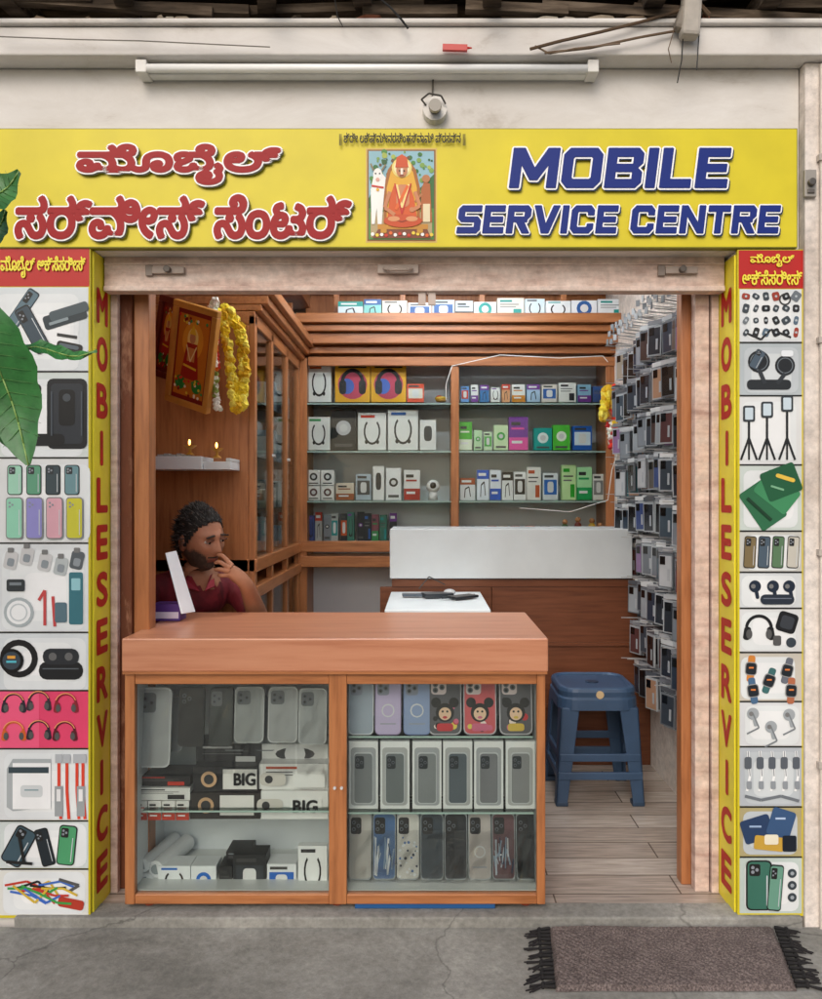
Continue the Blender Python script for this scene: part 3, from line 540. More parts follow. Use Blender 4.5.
# =================================================================== PARTITION + DESK
yp=1.49; pt=root('service_partition_desk'); b=B()
b.box(at(492,0,yp)[0],1.173,yp,yp+.03,.0,.925); b.box(at(380,0,yp)[0],at(492,0,yp)[0]-.002,yp,yp+.03,0,.925); b.build('walnut_front',M_dark,pt,bevel=.003)
b=B(); b.box(at(390,0,yp)[0],at(631,0,yp)[0],yp-.03,yp-.01,at(0,578,yp)[1],at(0,529,yp)[1],'ccd3d7'); b.box(at(390,0,yp)[0],at(631,0,yp)[0],yp-.008,yp+.4,at(0,530,yp)[1]-.02,at(0,529,yp)[1]-.001,'d3d9db'); b.build('white_laminate_fascia',M_plas,pt,bevel=.003)
b=B(); b.box(at(390,0,yp)[0]+.01,1.173,yp-.005,yp+.38,.927,.965); b.box(at(492,0,yp)[0],1.173,yp-.012,yp-.001,.62,.64); b.box(at(492,0,yp)[0],1.173,yp-.012,yp-.001,.30,.32); b.build('ledge',M_dark,pt)
b=B(); b.box(-.175,.285,.80,1.455,.885,.905,'e4eef2'); b.box(-.165,.275,.81,1.45,0,.884,'b5c4c9'); b.build('side_desk',M_plas,pt,bevel=.004)
b=B(); z=.908
b.obox((.06,1.2,z+.012),(.14,.08,.02),Matrix.Rotation(.3,3,'Z'),'2b3036'); b.obox((.18,1.15,z+.01),(.07,.14,.012),Matrix.Rotation(-.9,3,'Z'),'1c1e22'); b.obox((-.06,1.22,z+.01),(.1,.05,.012),Matrix.Rotation(.1,3,'Z'),'4a5560'); b.cyl((.08,1.1,z+.01),(.24,1.2,z+.012),.005,None,'20262c'); b.sph((.12,1.24,z+.02),(.03,.02,.016),'c0c4c8')
b.tube([(.1,1.3,z+.05),(.02,1.3,z+.09),(-.03,1.3,z+.03)],.003,'333333'); b.build('repair_tools',M_plas,root('phone_repair_tools'))

# =================================================================== COUNTER
ct=root('display_counter')
xl,xr=TX(122),TX(546)
b=B(); b.box(TX(120),TX(549),.012,.625,.807,.919); b.build('worktop',M_top,ct,bevel=.005)
b=B(); b.box(TX(120)+.004,TX(549)-.004,.008,.0118,.8,.809) ; b.build('edge_strip',M_woodx,ct)
v_=B(); h_=B(); zb=TZ(908); zt=.806
for u0,u1 in ((122,132),(328,346),(538,546.5)): v_.box(TX(u0),TX(u1),.022,.05,zb,zt)
v_.box(xl,xl+.018,.0505,.6,zb,zt); v_.box(xr-.018,xr,.0505,.6,zb,zt)
h_.box(TX(132),TX(328),.024,.05,TZ(686),zt); h_.box(TX(346),TX(538),.024,.05,TZ(686),zt)
h_.box(TX(132),TX(328),.024,.05,zb,TZ(898)); h_.box(TX(346),TX(538),.024,.05,zb,TZ(898)); h_.box(xl+.02,xr-.02,.052,.59,zb,zb+.03)
v_.build('stiles',M_woodz,ct,bevel=.003); h_.build('rails',M_woodx,ct,bevel=.003)
b=B(); lc='e4e9ec'
b.box(xl+.019,xr-.019,.37,.385,zb+.031,zt-.002,lc); b.box(xl+.019,xr-.019,.055,.369,zb+.0305,zb+.034,'dcdfdd')
b.box(TX(337)-.004,TX(337)+.004,.06,.368,zb+.035,zt-.003,lc); b.box(xl+.0185,xl+.0205,.055,.368,zb+.035,zt-.003,lc); b.box(xr-.0205,xr-.0185,.055,.368,zb+.035,zt-.003,lc)
b.box(xl+.019,xr-.019,.386,.6,zb+.031,zt-.003,'a06038'); b.build('interior_lining',M_plas,ct)
zs1=TZ(745); zs2=TZ(821)
b=B(); b.box(TX(346),TX(537),.10,.36,zs1-.006,zs1); b.box(TX(346),TX(537),.075,.36,zs2-.006,zs2); b.box(TX(133),TX(327),.09,.36,zs2-.006,zs2); b.build('shelves',glass('counter_shelf_glass','dcefe8',1.0),ct)
b=B(); b.box(TX(346),TX(537),.0975,.0995,zs1-.006,zs1,'b0ccc2'); b.box(TX(346),TX(537),.0725,.0745,zs2-.006,zs2,'b0ccc2'); b.box(TX(133),TX(327),.0875,.0895,zs2-.006,zs2,'b0ccc2'); b.build('shelf_edges',M_plas,ct)
b=B(); b.box(TX(131),TX(329),.036,.040,TZ(900),TZ(685)); b.box(TX(345),TX(539),.036,.040,TZ(900),TZ(685)); b.build('front_glass',M_glass,ct)
b=B()
for u in (143,335,528):
    x=TX(u); b.cyl((x,.07,-.0),(x,.07,zb),.018,.02,'8a3a28'); b.cyl((x,.5,-.0),(x,.5,zb),.018,.02,'8a3a28')
b.build('feet',M_plas,ct)
b=B()
for u in (334,341): b.cyl((TX(u),.021,TZ(790)),(TX(u),.014,TZ(790)),.005,None,'c9c9c9')
b.build('locks',M_metal,ct)
b=B(); b.box(TX(354),TX(496),.03,.07,.005,.026,'24558a'); b.build('blue_plank',M_plas,bevel=.002)

def case(bb,x,z,w,h,y,col,cam='1c1c20',tilt=.12,edge=None,pattern=None):
    ca=math.sin(tilt); edge=edge or col
    def P(u,v,l): return (x+u, y+ (v)*ca-.0009*l, z+v)
    A=Art(0,P)
    pts=[]; r=w*.17
    for sx,sz,a0 in ((1,1,0),(-1,1,90),(-1,-1,180),(1,-1,270)):
        for k in range(4):
            a=math.radians(a0+k*30); pts.append((sx*(w/2-r)+r*math.cos(a), h/2+sz*(h/2-r)+r*math.sin(a)))
    fr=[P(u,v,0) for u,v in pts]; bk=[(p[0],p[1]+.011,p[2]) for p in fr]; m=len(pts)
    bb.mesh(fr+bk,[tuple(range(m))]+[(i,i+m,(i+1)%m+m,(i+1)%m) for i in range(m)],edge)
    A.pl([(u*.93,(v-h/2)*.96+h/2) for u,v in pts],col,1)
    A.rr(-w*.19,h*.81,w*.46,h*.25,w*.1,cam,2)
    for dx,dy in ((-.29,.86),(-.29,.76),(-.09,.81)): A.circ(dx*w,dy*h,w*.085,'60666e',3,n=10); A.circ(dx*w,dy*h,w*.045,'111114',4,n=8)
    if pattern=='marble':
        for k in range(16): a0=random.uniform(-.4,.4)*w; A.line([(a0,random.uniform(.05,.4)*h),(max(-.42*w,min(.42*w,a0+random.uniform(-.2,.2)*w)),random.uniform(.3,.65)*h)],w*random.uniform(.03,.09),random.choice(['e8ecf0','2a3d5a','8fa4b8','b8c4d0']),2)
    if pattern=='spots':
        for k in range(30): A.circ(random.uniform(-.4,.4)*w,random.uniform(.04,.64)*h,w*random.uniform(.03,.07),random.choice(['2a3550','5a7ab0','e8ecf0']),2,n=7)
    if pattern=='toon':
        cr=random.choice(['c8323a','d46a8a','d8b84a','4a9ab8'])
        for k in range(8): A.circ(random.uniform(-.36,.36)*w,random.uniform(.08,.66)*h,w*random.uniform(.06,.12),random.choice(['d46a8a','c8323a','f0e0d8','e6d25a','18181a']),2,n=10)
        A.circ(0,h*.38,w*.28,'18181a',3); A.circ(-w*.27,h*.55,w*.15,'18181a',3); A.circ(w*.27,h*.55,w*.15,'18181a',3); A.circ(0,h*.36,w*.19,'ecc8a8',4); A.circ(-w*.07,h*.40,w*.035,'111111',5,n=8); A.circ(w*.07,h*.40,w*.035,'111111',5,n=8); A.circ(0,h*.30,w*.07,cr,5,ry=w*.04); A.rr(0,h*.13,w*.5,h*.13,w*.08,cr,3)
    if pattern=='line': A.rect(-w*.3,.18*h,w*.3,.2*h,'9aa0a8',2); A.rr(0,h*.42,w*.5,w*.5,w*.24,'d8dadd',2); A.rr(0,h*.42,w*.4,w*.4,w*.19,col,3)
    bb.merge(A)
pc=root('phone_cases'); b=B()
S=(D+.12)/F
def cx(u,y=.12): return at(u,0,y)[0]
def cz(v,y=.12): return at(0,v,y)[1]
for u,c,e,v0,w in ((152,'b9bcbe','dfe2e3',768,34),(189,'1a1b1d','2d2d30',748,26),(219,'3a4040','22262a',748,24),(247,'a9adad','d0d3d3',745,30),(281,'b2b5b6','dadddd',745,30),(312,'aeb2b3','d4d8d9',745,28)):
    case(b,cx(u),cz(v0),w*S,(v0-690)*S,.12+random.uniform(0,.03),c,edge=e,cam='6a6e72' if c!='1a1b1d' else '0c0c0e')
for u,c,e in ((170,'8a8e90','b4b8ba'),(234,'9a9ea0','c4c8ca'),(265,'5a6066','8a9096'),(298,'8f9496','bcc0c2')): case(b,cx(u,.2),cz(752,.2),24*S,56*S,.2,c,edge=e,cam='4a4e52')
for u,c,e,p,w in ((361,'9facbb','d8dde2',None,25),(388,'c2b5d8','b0a0c8','line',26),(417,'8fa2c8','7a90c0','line',27)):
    case(b,cx(u),zs1,w*S,56*S,.115,c,edge=e,pattern=p,cam='8a90a0')
for u in (445,480,516):
    case(b,cx(u),zs1,33*S,57*S,.115,random.choice(['d05a60','5a5a60','e08898']),pattern='toon',edge='babac0',cam='e0d0d0')
u=360
for c,p in (('c8c4be',None),('4d70a0','marble'),('d9d6d0','spots'),('3a4550',None),('262a30',None),('c0b8b4','line'),('6a4a50','marble'),('2d3338',None)):
    case(b,cx(u),zb+.036,23*S,(896-832)*S,.12,c,pattern=p,edge='a8aeb2'); u+=24
for k,(u,c) in enumerate([(372,'2a2d33'),(396,'3a4a5a'),(470,'56524e'),(440,'2a3440'),(495,'6a7078'),(520,'4a3a40')]): case(b,cx(u,.25),zb+.036,28*S,(896-828)*S,.24,c)
for u in (372,405,440,470,500,522): case(b,cx(u,.22),zs2,26*S,62*S,.22,random.choice(['8a9094','5a6268','a8acae']),edge='b8bcbe')
b.build('covers',M_plas,pc)
b=B()
for k in range(6):
    u=364+k*31.2; x=cx(u)+random.uniform(-.002,.002); w=29*S; h=67*S
    b.box(x-w/2,x+w/2,.105,.135,zs2,zs2+h,'eceeee'); 
    P=lambda uu,vv,l:(x+uu,.104-.0009*l,zs2+vv)
    A=Art(0,P); A.rr(0,h*.48,w*.86,h*.86,w*.12,['a9adb0','b4b6b6'][k%2],0); b.merge(A)
    case(b,x,zs2+h*.08,w*.66,h*.76,.1,['7a7f82','6f7678','858a8c','58626a','7a7c80','8a8c8e'][k],tilt=0,edge='c8cccf',cam='2a3036')
b.build('boxed_covers',M_plas,pc)
bx=root('charger_and_cable_boxes'); b=B()
pbox(b,134,776,190,786,.13,.12,'2a2a2c','lines','c83a2a'); pbox(b,134,788,190,800,.12,.12,'e9e9e6','lines','2a2a2c')
for u in range(134,190,14): pbox(b,u,801,u+13,820,.12,.1,'f0eeeb','band','c8402a')
pbox(b,196,744,262,766,.2,.12,'232326','lines','dddddd'); pbox(b,262,744,328,766,.2,.12,'e8e8e6','circ','2a2a2c')
pbox(b,193,767,258,791,.14,.12,'2d2d30','plain'); pbox(b,259,764,328,789,.14,.12,'f0f0ee','lines','b84a2a'); pbox(b,190,793,260,819,.12,.12,'34302e','plain'); pbox(b,261,791,328,819,.12,.12,'f0f0ee','plain')
for u0,v0 in ((193,767),(190,793)):
    P=lambda uu,vv,l:(cx(uu,.12),.117-.0009*l,cz(vv,.12))
    A=Art(0,P); A.rect(u0+30,v0+2,u0+64,v0+22,'f2f0ec',0); A.circ(u0+16,v0+12,8,'d9b088',1); A.circ(u0+16,v0+12,5,'3a3a3c',2); A.rr(u0+80,v0+12,26,13,5,'d9d4cc',1); A.circ(u0+76,v0+12,4,'3a3a3c',2); A.rect(u0+100,v0+4,u0+132,v0+20,'f6f6f4',1)
    b.merge(A)
for u0,v0,u1,c,s,ac in ((158,866,190,'f0f4f6','neck','1a6ac8'),(191,866,216,'f0f4f6','circ','1a6ac8'),(219,866,232,'1d1f22','band','444444'),(233,855,266,'232528','pic','33383e'),(267,864,296,'f0f2f4','pic','2a6ac8')):
    pbox(b,u0,v0,u1,896,.13,.08,c,s,ac)
pbox(b,226,852,250,864,.18,.1,'222428','lines','8a9096'); pbox(b,298,846,327,896,.12,.03,'f6f8f8','neck','333333'); pbox(b,235,882,292,893,.115,.014,'18191b','plain')
b.build('boxes',M_card,bx,bevel=0)
text('BIG',cx(234),cx(256),cz(785),cz(772),.111,'1a1a1c',bx,'box_lettering',.002); text('BIG',cx(293),cx(318),cz(812),cz(799),.111,'1a1a1c',bx,'box_lettering2',.002)
b=B()
for i,(u,v,r) in enumerate(((144,884,.028),(154,872,.03),(141,868,.024))):
    x,z=cx(u),cz(v); b.cyl((x,.14,z),(x+.05,.34,z+.01),r,None,'eef0f2',16); b.cyl((x,.1395,z),(x,.139,z),r*.6,None,'9aa4a8',12)
b.build('screen_film_rolls',M_plas,None,smooth=False)
b=B()
def sleeve(u0,u1,z0,z1,y):
    n=5; xs=[cx(u0)+(cx(u1)-cx(u0))*i/n for i in range(n+1)]; zs=[z0+(z1-z0)*i/6 for i in range(7)]
    vs=[(x,y+random.uniform(-.004,.004),z) for z in zs for x in xs]
    b.mesh(vs,[(j*(n+1)+i,j*(n+1)+i+1,(j+1)*(n+1)+i+1,(j+1)*(n+1)+i) for j in range(6) for i in range(n)],'ffffff')
for u0,u1 in ((134,170),(172,205),(206,234),(236,262),(264,296),(298,325)): sleeve(u0,u1,cz(772),cz(688),.1)
u=349
while u<530: sleeve(u,u+23,zb+.037,cz(828),.1); u+=24
b.build('plastic_sleeves',M_film,pc)

# =================================================================== RIGHT WALL COVERS RACK
rk=root('phone_case_wall_rack'); b=B(); bm=B()
b.box(1.160,1.172,.66,1.86,.42,2.2,'a9aeb2')
pal=['1d2025','2c3038','3a424c','2a2624','4a3a36','2c3848','5a5550','1a1a1e','6a7078','3f4e5a','808890','9aa2a8']
for j in range(10):
    y=.70+j*.118; off=random.uniform(-.03,.03); zr=2.19+off
    while zr>.55:
        bm.cyl((1.160,y,zr+.008),(1.0,y,zr+.012),.002,None,'b0b0b0',5)
        base=random.choice(pal); n=random.randint(4,6); depth=0; ra=random.uniform(.2,.5)
        for k in range(n):
            depth+=random.uniform(.012,.02); x=1.155-depth; w=.084; h=random.uniform(.168,.18)
            c=base if random.random()<.65 else random.choice(['5a3a3a','8a9098','9a8f80','3a4a7a','3a6a70','1a1c20','b8bcc0','5a2a36','8a6a94','a8836a'])
            R=Matrix.Rotation(ra+random.uniform(-.12,.12),3,'Z')@Matrix.Rotation(random.uniform(-.04,.04),3,'X')
            cc=Vector((x,y+random.uniform(-.006,.006),zr-h/2+random.uniform(-.005,.005)))
            b.obox(cc-Vector((0,0,.012)),(.009,w,h-.03),R,'aab0b5' if random.random()<.45 else '6f757b')
            b.obox(cc-Vector((0,0,.014))+R@Vector((-.0048,0,0)),(.0022,w-.014,h-.046),R,c)
            b.obox(cc+R@Vector((-.003,0,h/2-.012)),(.0016,w,.02),R,random.choice(['c0c4c8','8a8e94','55595f','d8dcde']))
            if k==n-1:
                b.obox(cc+R@Vector((-.0068,.016,.032)),(.002,.03,.036),R,'0a0a0c'); b.obox(cc+R@Vector((-.0068,-.018,-.03)),(.0014,.012,.05),R,'a8aeb4')
        zr-=.205
b.build('covers',mcol('blister_pack',.2,.1,12,spec=.8),rk); bm.build('hooks',M_metal,rk)
b=B()
for k in range(40):
    y=.70+k*.029; zz=2.25+.03*(k%3)+random.uniform(-.01,.02); b.cyl((1.173,y,zz-.02),(1.03,y-.01,zz),.0018,None,'a8a8a8',5); b.obox((1.025,y-.01,zz),(.004,.018,.03),Matrix.Rotation(random.uniform(0,1),3,'Z'),random.choice(['9fa4a8','b0b4b8','7a8084']))
b.build('price_tag_hooks',M_metal,rk)
def garland(name,strands):
    b=B()
    for pts,r,cols,step in strands:
        for (p,q) in zip(pts,pts[1:]):
            p=Vector(p); q=Vector(q); n=max(1,int((q-p).length/step))
            for i in range(n):
                c=p.lerp(q,i/n); 
                for m in range(4):
                    o=Vector((random.uniform(-1,1),random.uniform(-1,.4),random.uniform(-.4,.4)))*r*.6
                    b.sph(c+o,r*random.uniform(.6,.9),random.choice(cols),7,5,.32)
    return b.build(name,mcol(name+'_petals',.8,.2,60),None)
def W(u,v,y): x,z=at(u,v,y); return (x,y,z)
Yc=['f2cf22','f8e040','e0b01c','f6e460']; Wc=['f2efe6','f6f4ee','dfe3d2']
garland('flower_garland',[([W(226,309,.86),W(241,332,.86),W(245,365,.86),W(240,412,.86)],.024,Yc,.02),([W(221,312,.84),W(228,345,.84),W(233,385,.84),W(237,414,.84)],.022,Yc,.02),
 ([W(213,303,.82),W(214,342,.82)],.02,Wc,.018),([W(214,342,.82),W(215,372,.82)],.019,['e8722a','c8402a','d83a2a']+Wc,.018),([W(215,374,.82),W(218,412,.82)],.015,Wc+['8a9a4a'],.018)])
garland('flower_garland',[([W(606,390,2.15),W(604,422,2.15)],.028,Yc,.024),([W(614,388,2.15),W(616,420,2.15),W(614,448,2.15)],.026,['d02a2a','e8402a','f0c62a'],.024),([W(610,425,2.15),W(614,450,2.15)],.024,['c02a2a']+Wc,.024)])
def frame_pic(name,c,w,h,rx,ry,rz,col,pic,glow=0):
    R=Matrix.Rotation(rz,3,'Z')@Matrix.Rotation(ry,3,'Y')@Matrix.Rotation(rx,3,'X'); r=root(name); b=B(); c=Vector(c); t=.028
    for dx,dz,sx,sz in ((0,h/2-t/2,w,t),(0,-h/2+t/2,w,t),(-w/2+t/2,0,t,h-2*t),(w/2-t/2,0,t,h-2*t)): b.obox(c+R@Vector((dx,0,dz)),(sx,.03,sz),R,col)
    b.build('frame',M_metal,r,bevel=.004)
    A=Art(0,lambda u,v,l: c+R@Vector((u*(w-2*t)/2,-.004-.0009*l,-v*(h-2*t)/2)))
    A.rect(-1,-1,1,1,pic,0); A.rect(-.9,-.9,.9,.9,'d07a22' if glow else '8a2a1c',1); A.circ(0,-.35,.62,'e8a030',2,ry=.42); A.circ(0,-.4,.32,'f8dc80',3,ry=.24); A.pl([(-.55,.5),(-.3,-.3),(.3,-.3),(.55,.5)],'b0281a',4); A.circ(0,-.42,.17,'d0905f',5,ry=.13); A.pl([(-.2,-.5),(0,-.72),(.2,-.5)],'f0c83a',6); A.circ(-.5,.62,.3,'2a8a3a',5,ry=.16); A.circ(.5,.62,.3,'2a8a3a',5,ry=.16)
    for k in range(40): A.circ(random.uniform(-.85,.85),random.choice([random.uniform(.45,.88),random.uniform(-.88,-.7)]),.07,random.choice(['e8d040','e0402a','f4e8d0','3aa050','8a1f1a']),6,ry=.035,n=8)
    A.rect(-.22,-.2,.22,.1,'d89050',5); A.line([(-.3,-.25),(0,.1),(.3,-.25)],.05,'f4e0a0',7); A.line([(-.4,.2),(.4,.25)],.05,'f0c83a',7)
    A.build('print',M_print,r)
x,y,z=W(192,357,.80); frame_pic('framed_deity_picture',(x,y,z),.235,.45,.25,.32,-.35,'c88a3c','8a1f1a',1)
x,y,z=W(168,338,.9); frame_pic('framed_picture',(x,y,z),.15,.36,.1,.3,-.5,'6a2016','6a1a14')
ws=root('wall_shelf'); b=B(); x0,_,z0=W(152,470,.85); x1,_,z1=W(206,457,.85)
b.box(x0,x1,.78,.975,z0,z1,'e0e4e6'); b.box(x1+.001,W(233,0,.85)[0],.80,.975,z0,z0+.035,'d4d8da'); b.box(W(233,0,.85)[0]-.02,W(233,0,.85)[0]+.001,.801,.974,z0+.0352,z0+.05,'c8cccc'); b.build('shelf',M_plas,ws,bevel=.003)
b=B()
for k in range(5): b.box(x0+.02+k*.028,x0+.043+k*.028,.86,.9,z1+.001,z1+.012+.004*(k%2),'b8bab8')
b.build('small_boxes',M_plas,ws)
for u,v in ((190,455),(217,458)):
    r=root('oil_lamp'); b=B(); x,y,z=W(u,v,.84); b.cyl((x,y,z),(x,y,z+.012),.02,.008,'b8842a',14); b.cyl((x,y,z+.012),(x,y,z+.028),.006,.006,'b8842a',10); b.cyl((x,y,z+.028),(x,y,z+.042),.012,.03,'c8923a',14); b.build('brass_body',M_metal,r)
    m,nt,N,L,P=newmat('flame'); P.inputs['Emission Color'].default_value=lin('ffb050'); P.inputs['Emission Strength'].default_value=8; b=B(); b.sph((x,y-.01,z+.055),(.005,.005,.013),'ffc060'); b.build('flame',m,r,smooth=True)
b=B()
b.hexa([W(181,614,.36),W(193,612,.44),(W(193,612,.44)[0]+.006,.45,W(193,612,.44)[2]),(W(181,614,.36)[0]+.006,.37,W(181,614,.36)[2]),W(165,553,.40),W(174,551,.48),(W(174,551,.48)[0]+.006,.49,W(174,551,.48)[2]),(W(165,553,.40)[0]+.006,.41,W(165,553,.40)[2])],'f6f8fa')
b.build('acrylic_card_stand',M_plas,bevel=.001)
b=B(); x,_,_=W(170,0,.42); b.box(x-.055,x+.05,.38,.46,.921,.985,'5a3a86'); b.box(x-.05,x+.045,.3785,.3795,.93,.955,'e0d8ea'); b.build('purple_box',M_card,bevel=.001)

# =================================================================== STOOL
so=root('plastic_stool'); b=B(); cxx,cyy=.79,1.12; c='3a5270'; Hs=.53
def sq(w,z,n=6,r=.35):
    pts=[]
    for sx,sy,a0 in ((1,1,0),(-1,1,90),(-1,-1,180),(1,-1,270)):
        for k in range(n):
            a=math.radians(a0+k*90/(n-1)); R=w*r; pts.append((cxx+sx*(w/2-R)+R*math.cos(a),cyy+sy*(w/2-R)+R*math.sin(a),z))
    return pts
prof=[(.30,Hs-.012),(.32,Hs),(.345,Hs-.004),(.355,Hs-.02),(.35,Hs-.045),(.362,Hs-.05),(.368,Hs-.10)]
rings=[sq(w,z,6,.22) for w,z in prof]; m=len(rings[0]); vs=[p for r in rings for p in r]; fs=[(i*m+j,i*m+(j+1)%m,(i+1)*m+(j+1)%m,(i+1)*m+j) for i in range(len(prof)-1) for j in range(m)]+[tuple(range(m))]
b.mesh(vs,fs,c)
for sx in (-1,1):
    for sy in (-1,1):
        tx,ty=cxx+sx*.155,cyy+sy*.155; bx_,by=cxx+sx*.20,cyy+sy*.19
        def quad(x,y,z,a,bb_): return [(x,y,z),(x-sx*a,y,z),(x-sx*a,y-sy*bb_,z),(x,y-sy*bb_,z)]
        for a,bb_ ,a2,b2 in ((.085,.012,.05,.012),(.012,.085,.012,.05)):
            q0=quad(bx_,by,0,a2,b2); q1=quad(tx+sx*.02,ty+sy*.02,Hs-.09,a,bb_); b.hexa(q0+q1,c)
        b.box(min(bx_,bx_-sx*.055),max(bx_,bx_-sx*.055),min(by,by-sy*.055),max(by,by-sy*.055),0,.02,'30455e')
for z,k in ((.20,.182),(.12,.190)):
    b.box(cxx-k,cxx+k,cyy-k-.004,cyy-k+.012,z,z+.035,c); b.box(cxx-k,cxx+k,cyy+k-.012,cyy+k+.004,z,z+.035,c); b.box(cxx-k-.004,cxx-k+.01,cyy-k+.013,cyy+k-.013,z,z+.035,c); b.box(cxx+k-.01,cxx+k+.004,cyy-k+.013,cyy+k-.013,z,z+.035,c)
b.build('body',mcol('stool_plastic',.42,.2,7,spec=.4,bump=.05),so,bevel=.004); b=B(); b.cyl((cxx,cyy-.1785,Hs-.03),(cxx,cyy-.181,Hs-.03),.018,None,'c8b08a',14); b.cyl((cxx,cyy,Hs-.0118),(cxx,cyy,Hs-.008),.03,None,'22384f',16); b.build('label',M_plas,so)

# =================================================================== DOOR MAT
dm=root('door_mat'); A0=[(.41,-.035),(1.15,-.03),(1.07,-.365),(.375,-.37)]
M_mat=mramp('woven_mat',[(.35,'4a413e'),(.5,'6c605c'),(.65,'8a7d78')],170,rough=.98,bump=1,bdist=.01,fine=14)
b=B(); n1,n2=60,30; vs=[]
for j in range(n2+1):
    for i in range(n1+1):
        s,t=i/n1,j/n2; p=Vector(A0[0]).lerp(Vector(A0[1]),s).lerp(Vector(A0[3]).lerp(Vector(A0[2]),s),t)
        p.x+=.006*noise.noise(Vector((0,p.y*8,3))); p.y+=.008*noise.noise(Vector((p.x*5,0,7)))
        z=-.016+.004*noise.noise(Vector((p.x*6,p.y*6,0)))+.0015*((i+j)%2); 
        if i in(0,n1) or j in(0,n2): z=-.028
        vs.append((p.x,p.y,z))
b.mesh(vs,[(j*(n1+1)+i,j*(n1+1)+i+1,(j+1)*(n1+1)+i+1,(j+1)*(n1+1)+i) for j in range(n2) for i in range(n1)],'5a5250'); b.build('mat',M_mat,dm)
b=B()
for side in (0,1):
    P0,P1=(A0[0],A0[3]) if side==0 else (A0[1],A0[2])
    for k in range(15):
        t=(k+.5)/15; p=Vector(P0).lerp(Vector(P1),t); s=-1 if side==0 else 1
        a=(p.x,p.y,-.02); m_=(p.x+s*.035,p.y+random.uniform(-.008,.008),-.022); e=(p.x+s*random.uniform(.06,.085),p.y+random.uniform(-.02,.012),-.027)
        b.cyl(a,m_,.006,.005,'1d1b1b',6); b.sph(m_,.008,'1d1b1b',6,5)
        for q in range(4): b.cyl(m_,(e[0]+random.uniform(-.01,.01),e[1]+random.uniform(-.012,.012),e[2]),.003,.002,'242122',4)
b.build('fringe',M_matte,dm)

# =================================================================== FOLIAGE
def leaf(b,base,tip,width,up,col,fold=.25,droop=.1):
    base=Vector(base); tip=Vector(tip); d=tip-base; Ln=d.length; dn=d.normalized(); sd=dn.cross(Vector(up)).normalized(); nn=sd.cross(dn)
    n=14; vs=[]
    for i in range(n+1):
        t=i/n; w=width*math.sin(math.pi*min(1,(t*.93+.04))**.85)*.5*(1+.06*math.sin(i*2.1)); c=base+d*t+Vector((0,0,-1))*droop*Ln*(t*t)+nn*(.012*math.sin(t*7))
        rip=nn*.004*math.sin(i*1.9)
        vs+= [c-sd*w+nn*w*fold+rip, c-sd*w*.5+nn*w*fold*.4-rip, c, c+sd*w*.5+nn*w*fold*.4+rip, c+sd*w+nn*w*fold-rip]
    fs=[]
    for i in range(n):
        for k in range(4): fs.append((i*5+k,i*5+k+1,(i+1)*5+k+1,(i+1)*5+k))
    b.mesh(vs,fs,col)
    def sp(t): return base+d*t+Vector((0,0,-1))*droop*Ln*(t*t)+nn*(.012*math.sin(t*7)+.0012)
    b.tube([sp(i/8) for i in range(9)],.0018,'8fae5e',5)
    for i in range(2,12):
        t=i/14; w=width*math.sin(math.pi*(t*.93+.04)**.85)*.5
        for s_ in (-1,1): b.cyl(sp(t),sp(min(1,t+.08))+sd*s_*w*.85+nn*w*fold*.8,.0008,.0004,'5a8a48',4)
tr=root('young_tree'); b=B(); yt=-.95
def LW(u,v,dy=0): x,z=at(u,v,yt+dy); return (x,yt+dy,z)
leaf(b,LW(-26,292),LW(30,465,.02),.165,(0,-1,.1),'2f7034',.2,.0)
leaf(b,LW(-30,330,.05),LW(14,450,.12),.13,(.2,-1,.2),'245a2a',.2,.0)
leaf(b,LW(18,352,.06),LW(98,350,.06),.045,(0,-.7,.7),'357a38',.2,.05)
leaf(b,LW(-40,215),LW(21,174,.03),.11,(0,-1,.3),'35702f',.2,.0)
leaf(b,LW(-30,250,.1),LW(8,212,.1),.09,(0,-1,.3),'2a6230',.2,.0)
for k in range(50):
    a=random.uniform(0,6.28); z=random.uniform(1.0,2.7); cx0,cy0=-1.62,yt-.05; r=random.uniform(.05,.25); p=(cx0+r*math.cos(a),cy0+r*math.sin(a),z); l=random.uniform(.14,.26)
    q=(min(p[0]+l*math.cos(a),-1.12),p[1]+l*math.sin(a),z-random.uniform(0,.1)); leaf(b,p,q,.09,(0,0,1),random.choice(['2f7034','245a2a','3d8040']),.2,.2)
b.build('leaves',mcol('leaf',.42,.35,30,bump=.1,spec=.5),tr,smooth=True)
b=B(); tp=[(-1.62,yt-.05,-.03),(-1.6,yt-.04,.8),(-1.63,yt-.05,1.6),(-1.6,yt-.05,2.6)]; 
for i in range(3): b.cyl(tp[i],tp[i+1],.035-.008*i,.027-.008*i,'6a5a48',10)
for (u,v,dy) in ((-26,292,0),(-30,330,.05),(18,352,.06),(-40,215,0),(-30,250,.1)): 
    e=LW(u,v,dy); b.cyl((-1.615,yt-.05,e[2]-.12),e,.009,.004,'4a6a3a',6)
b.build('trunk_and_twigs',M_matte,tr)

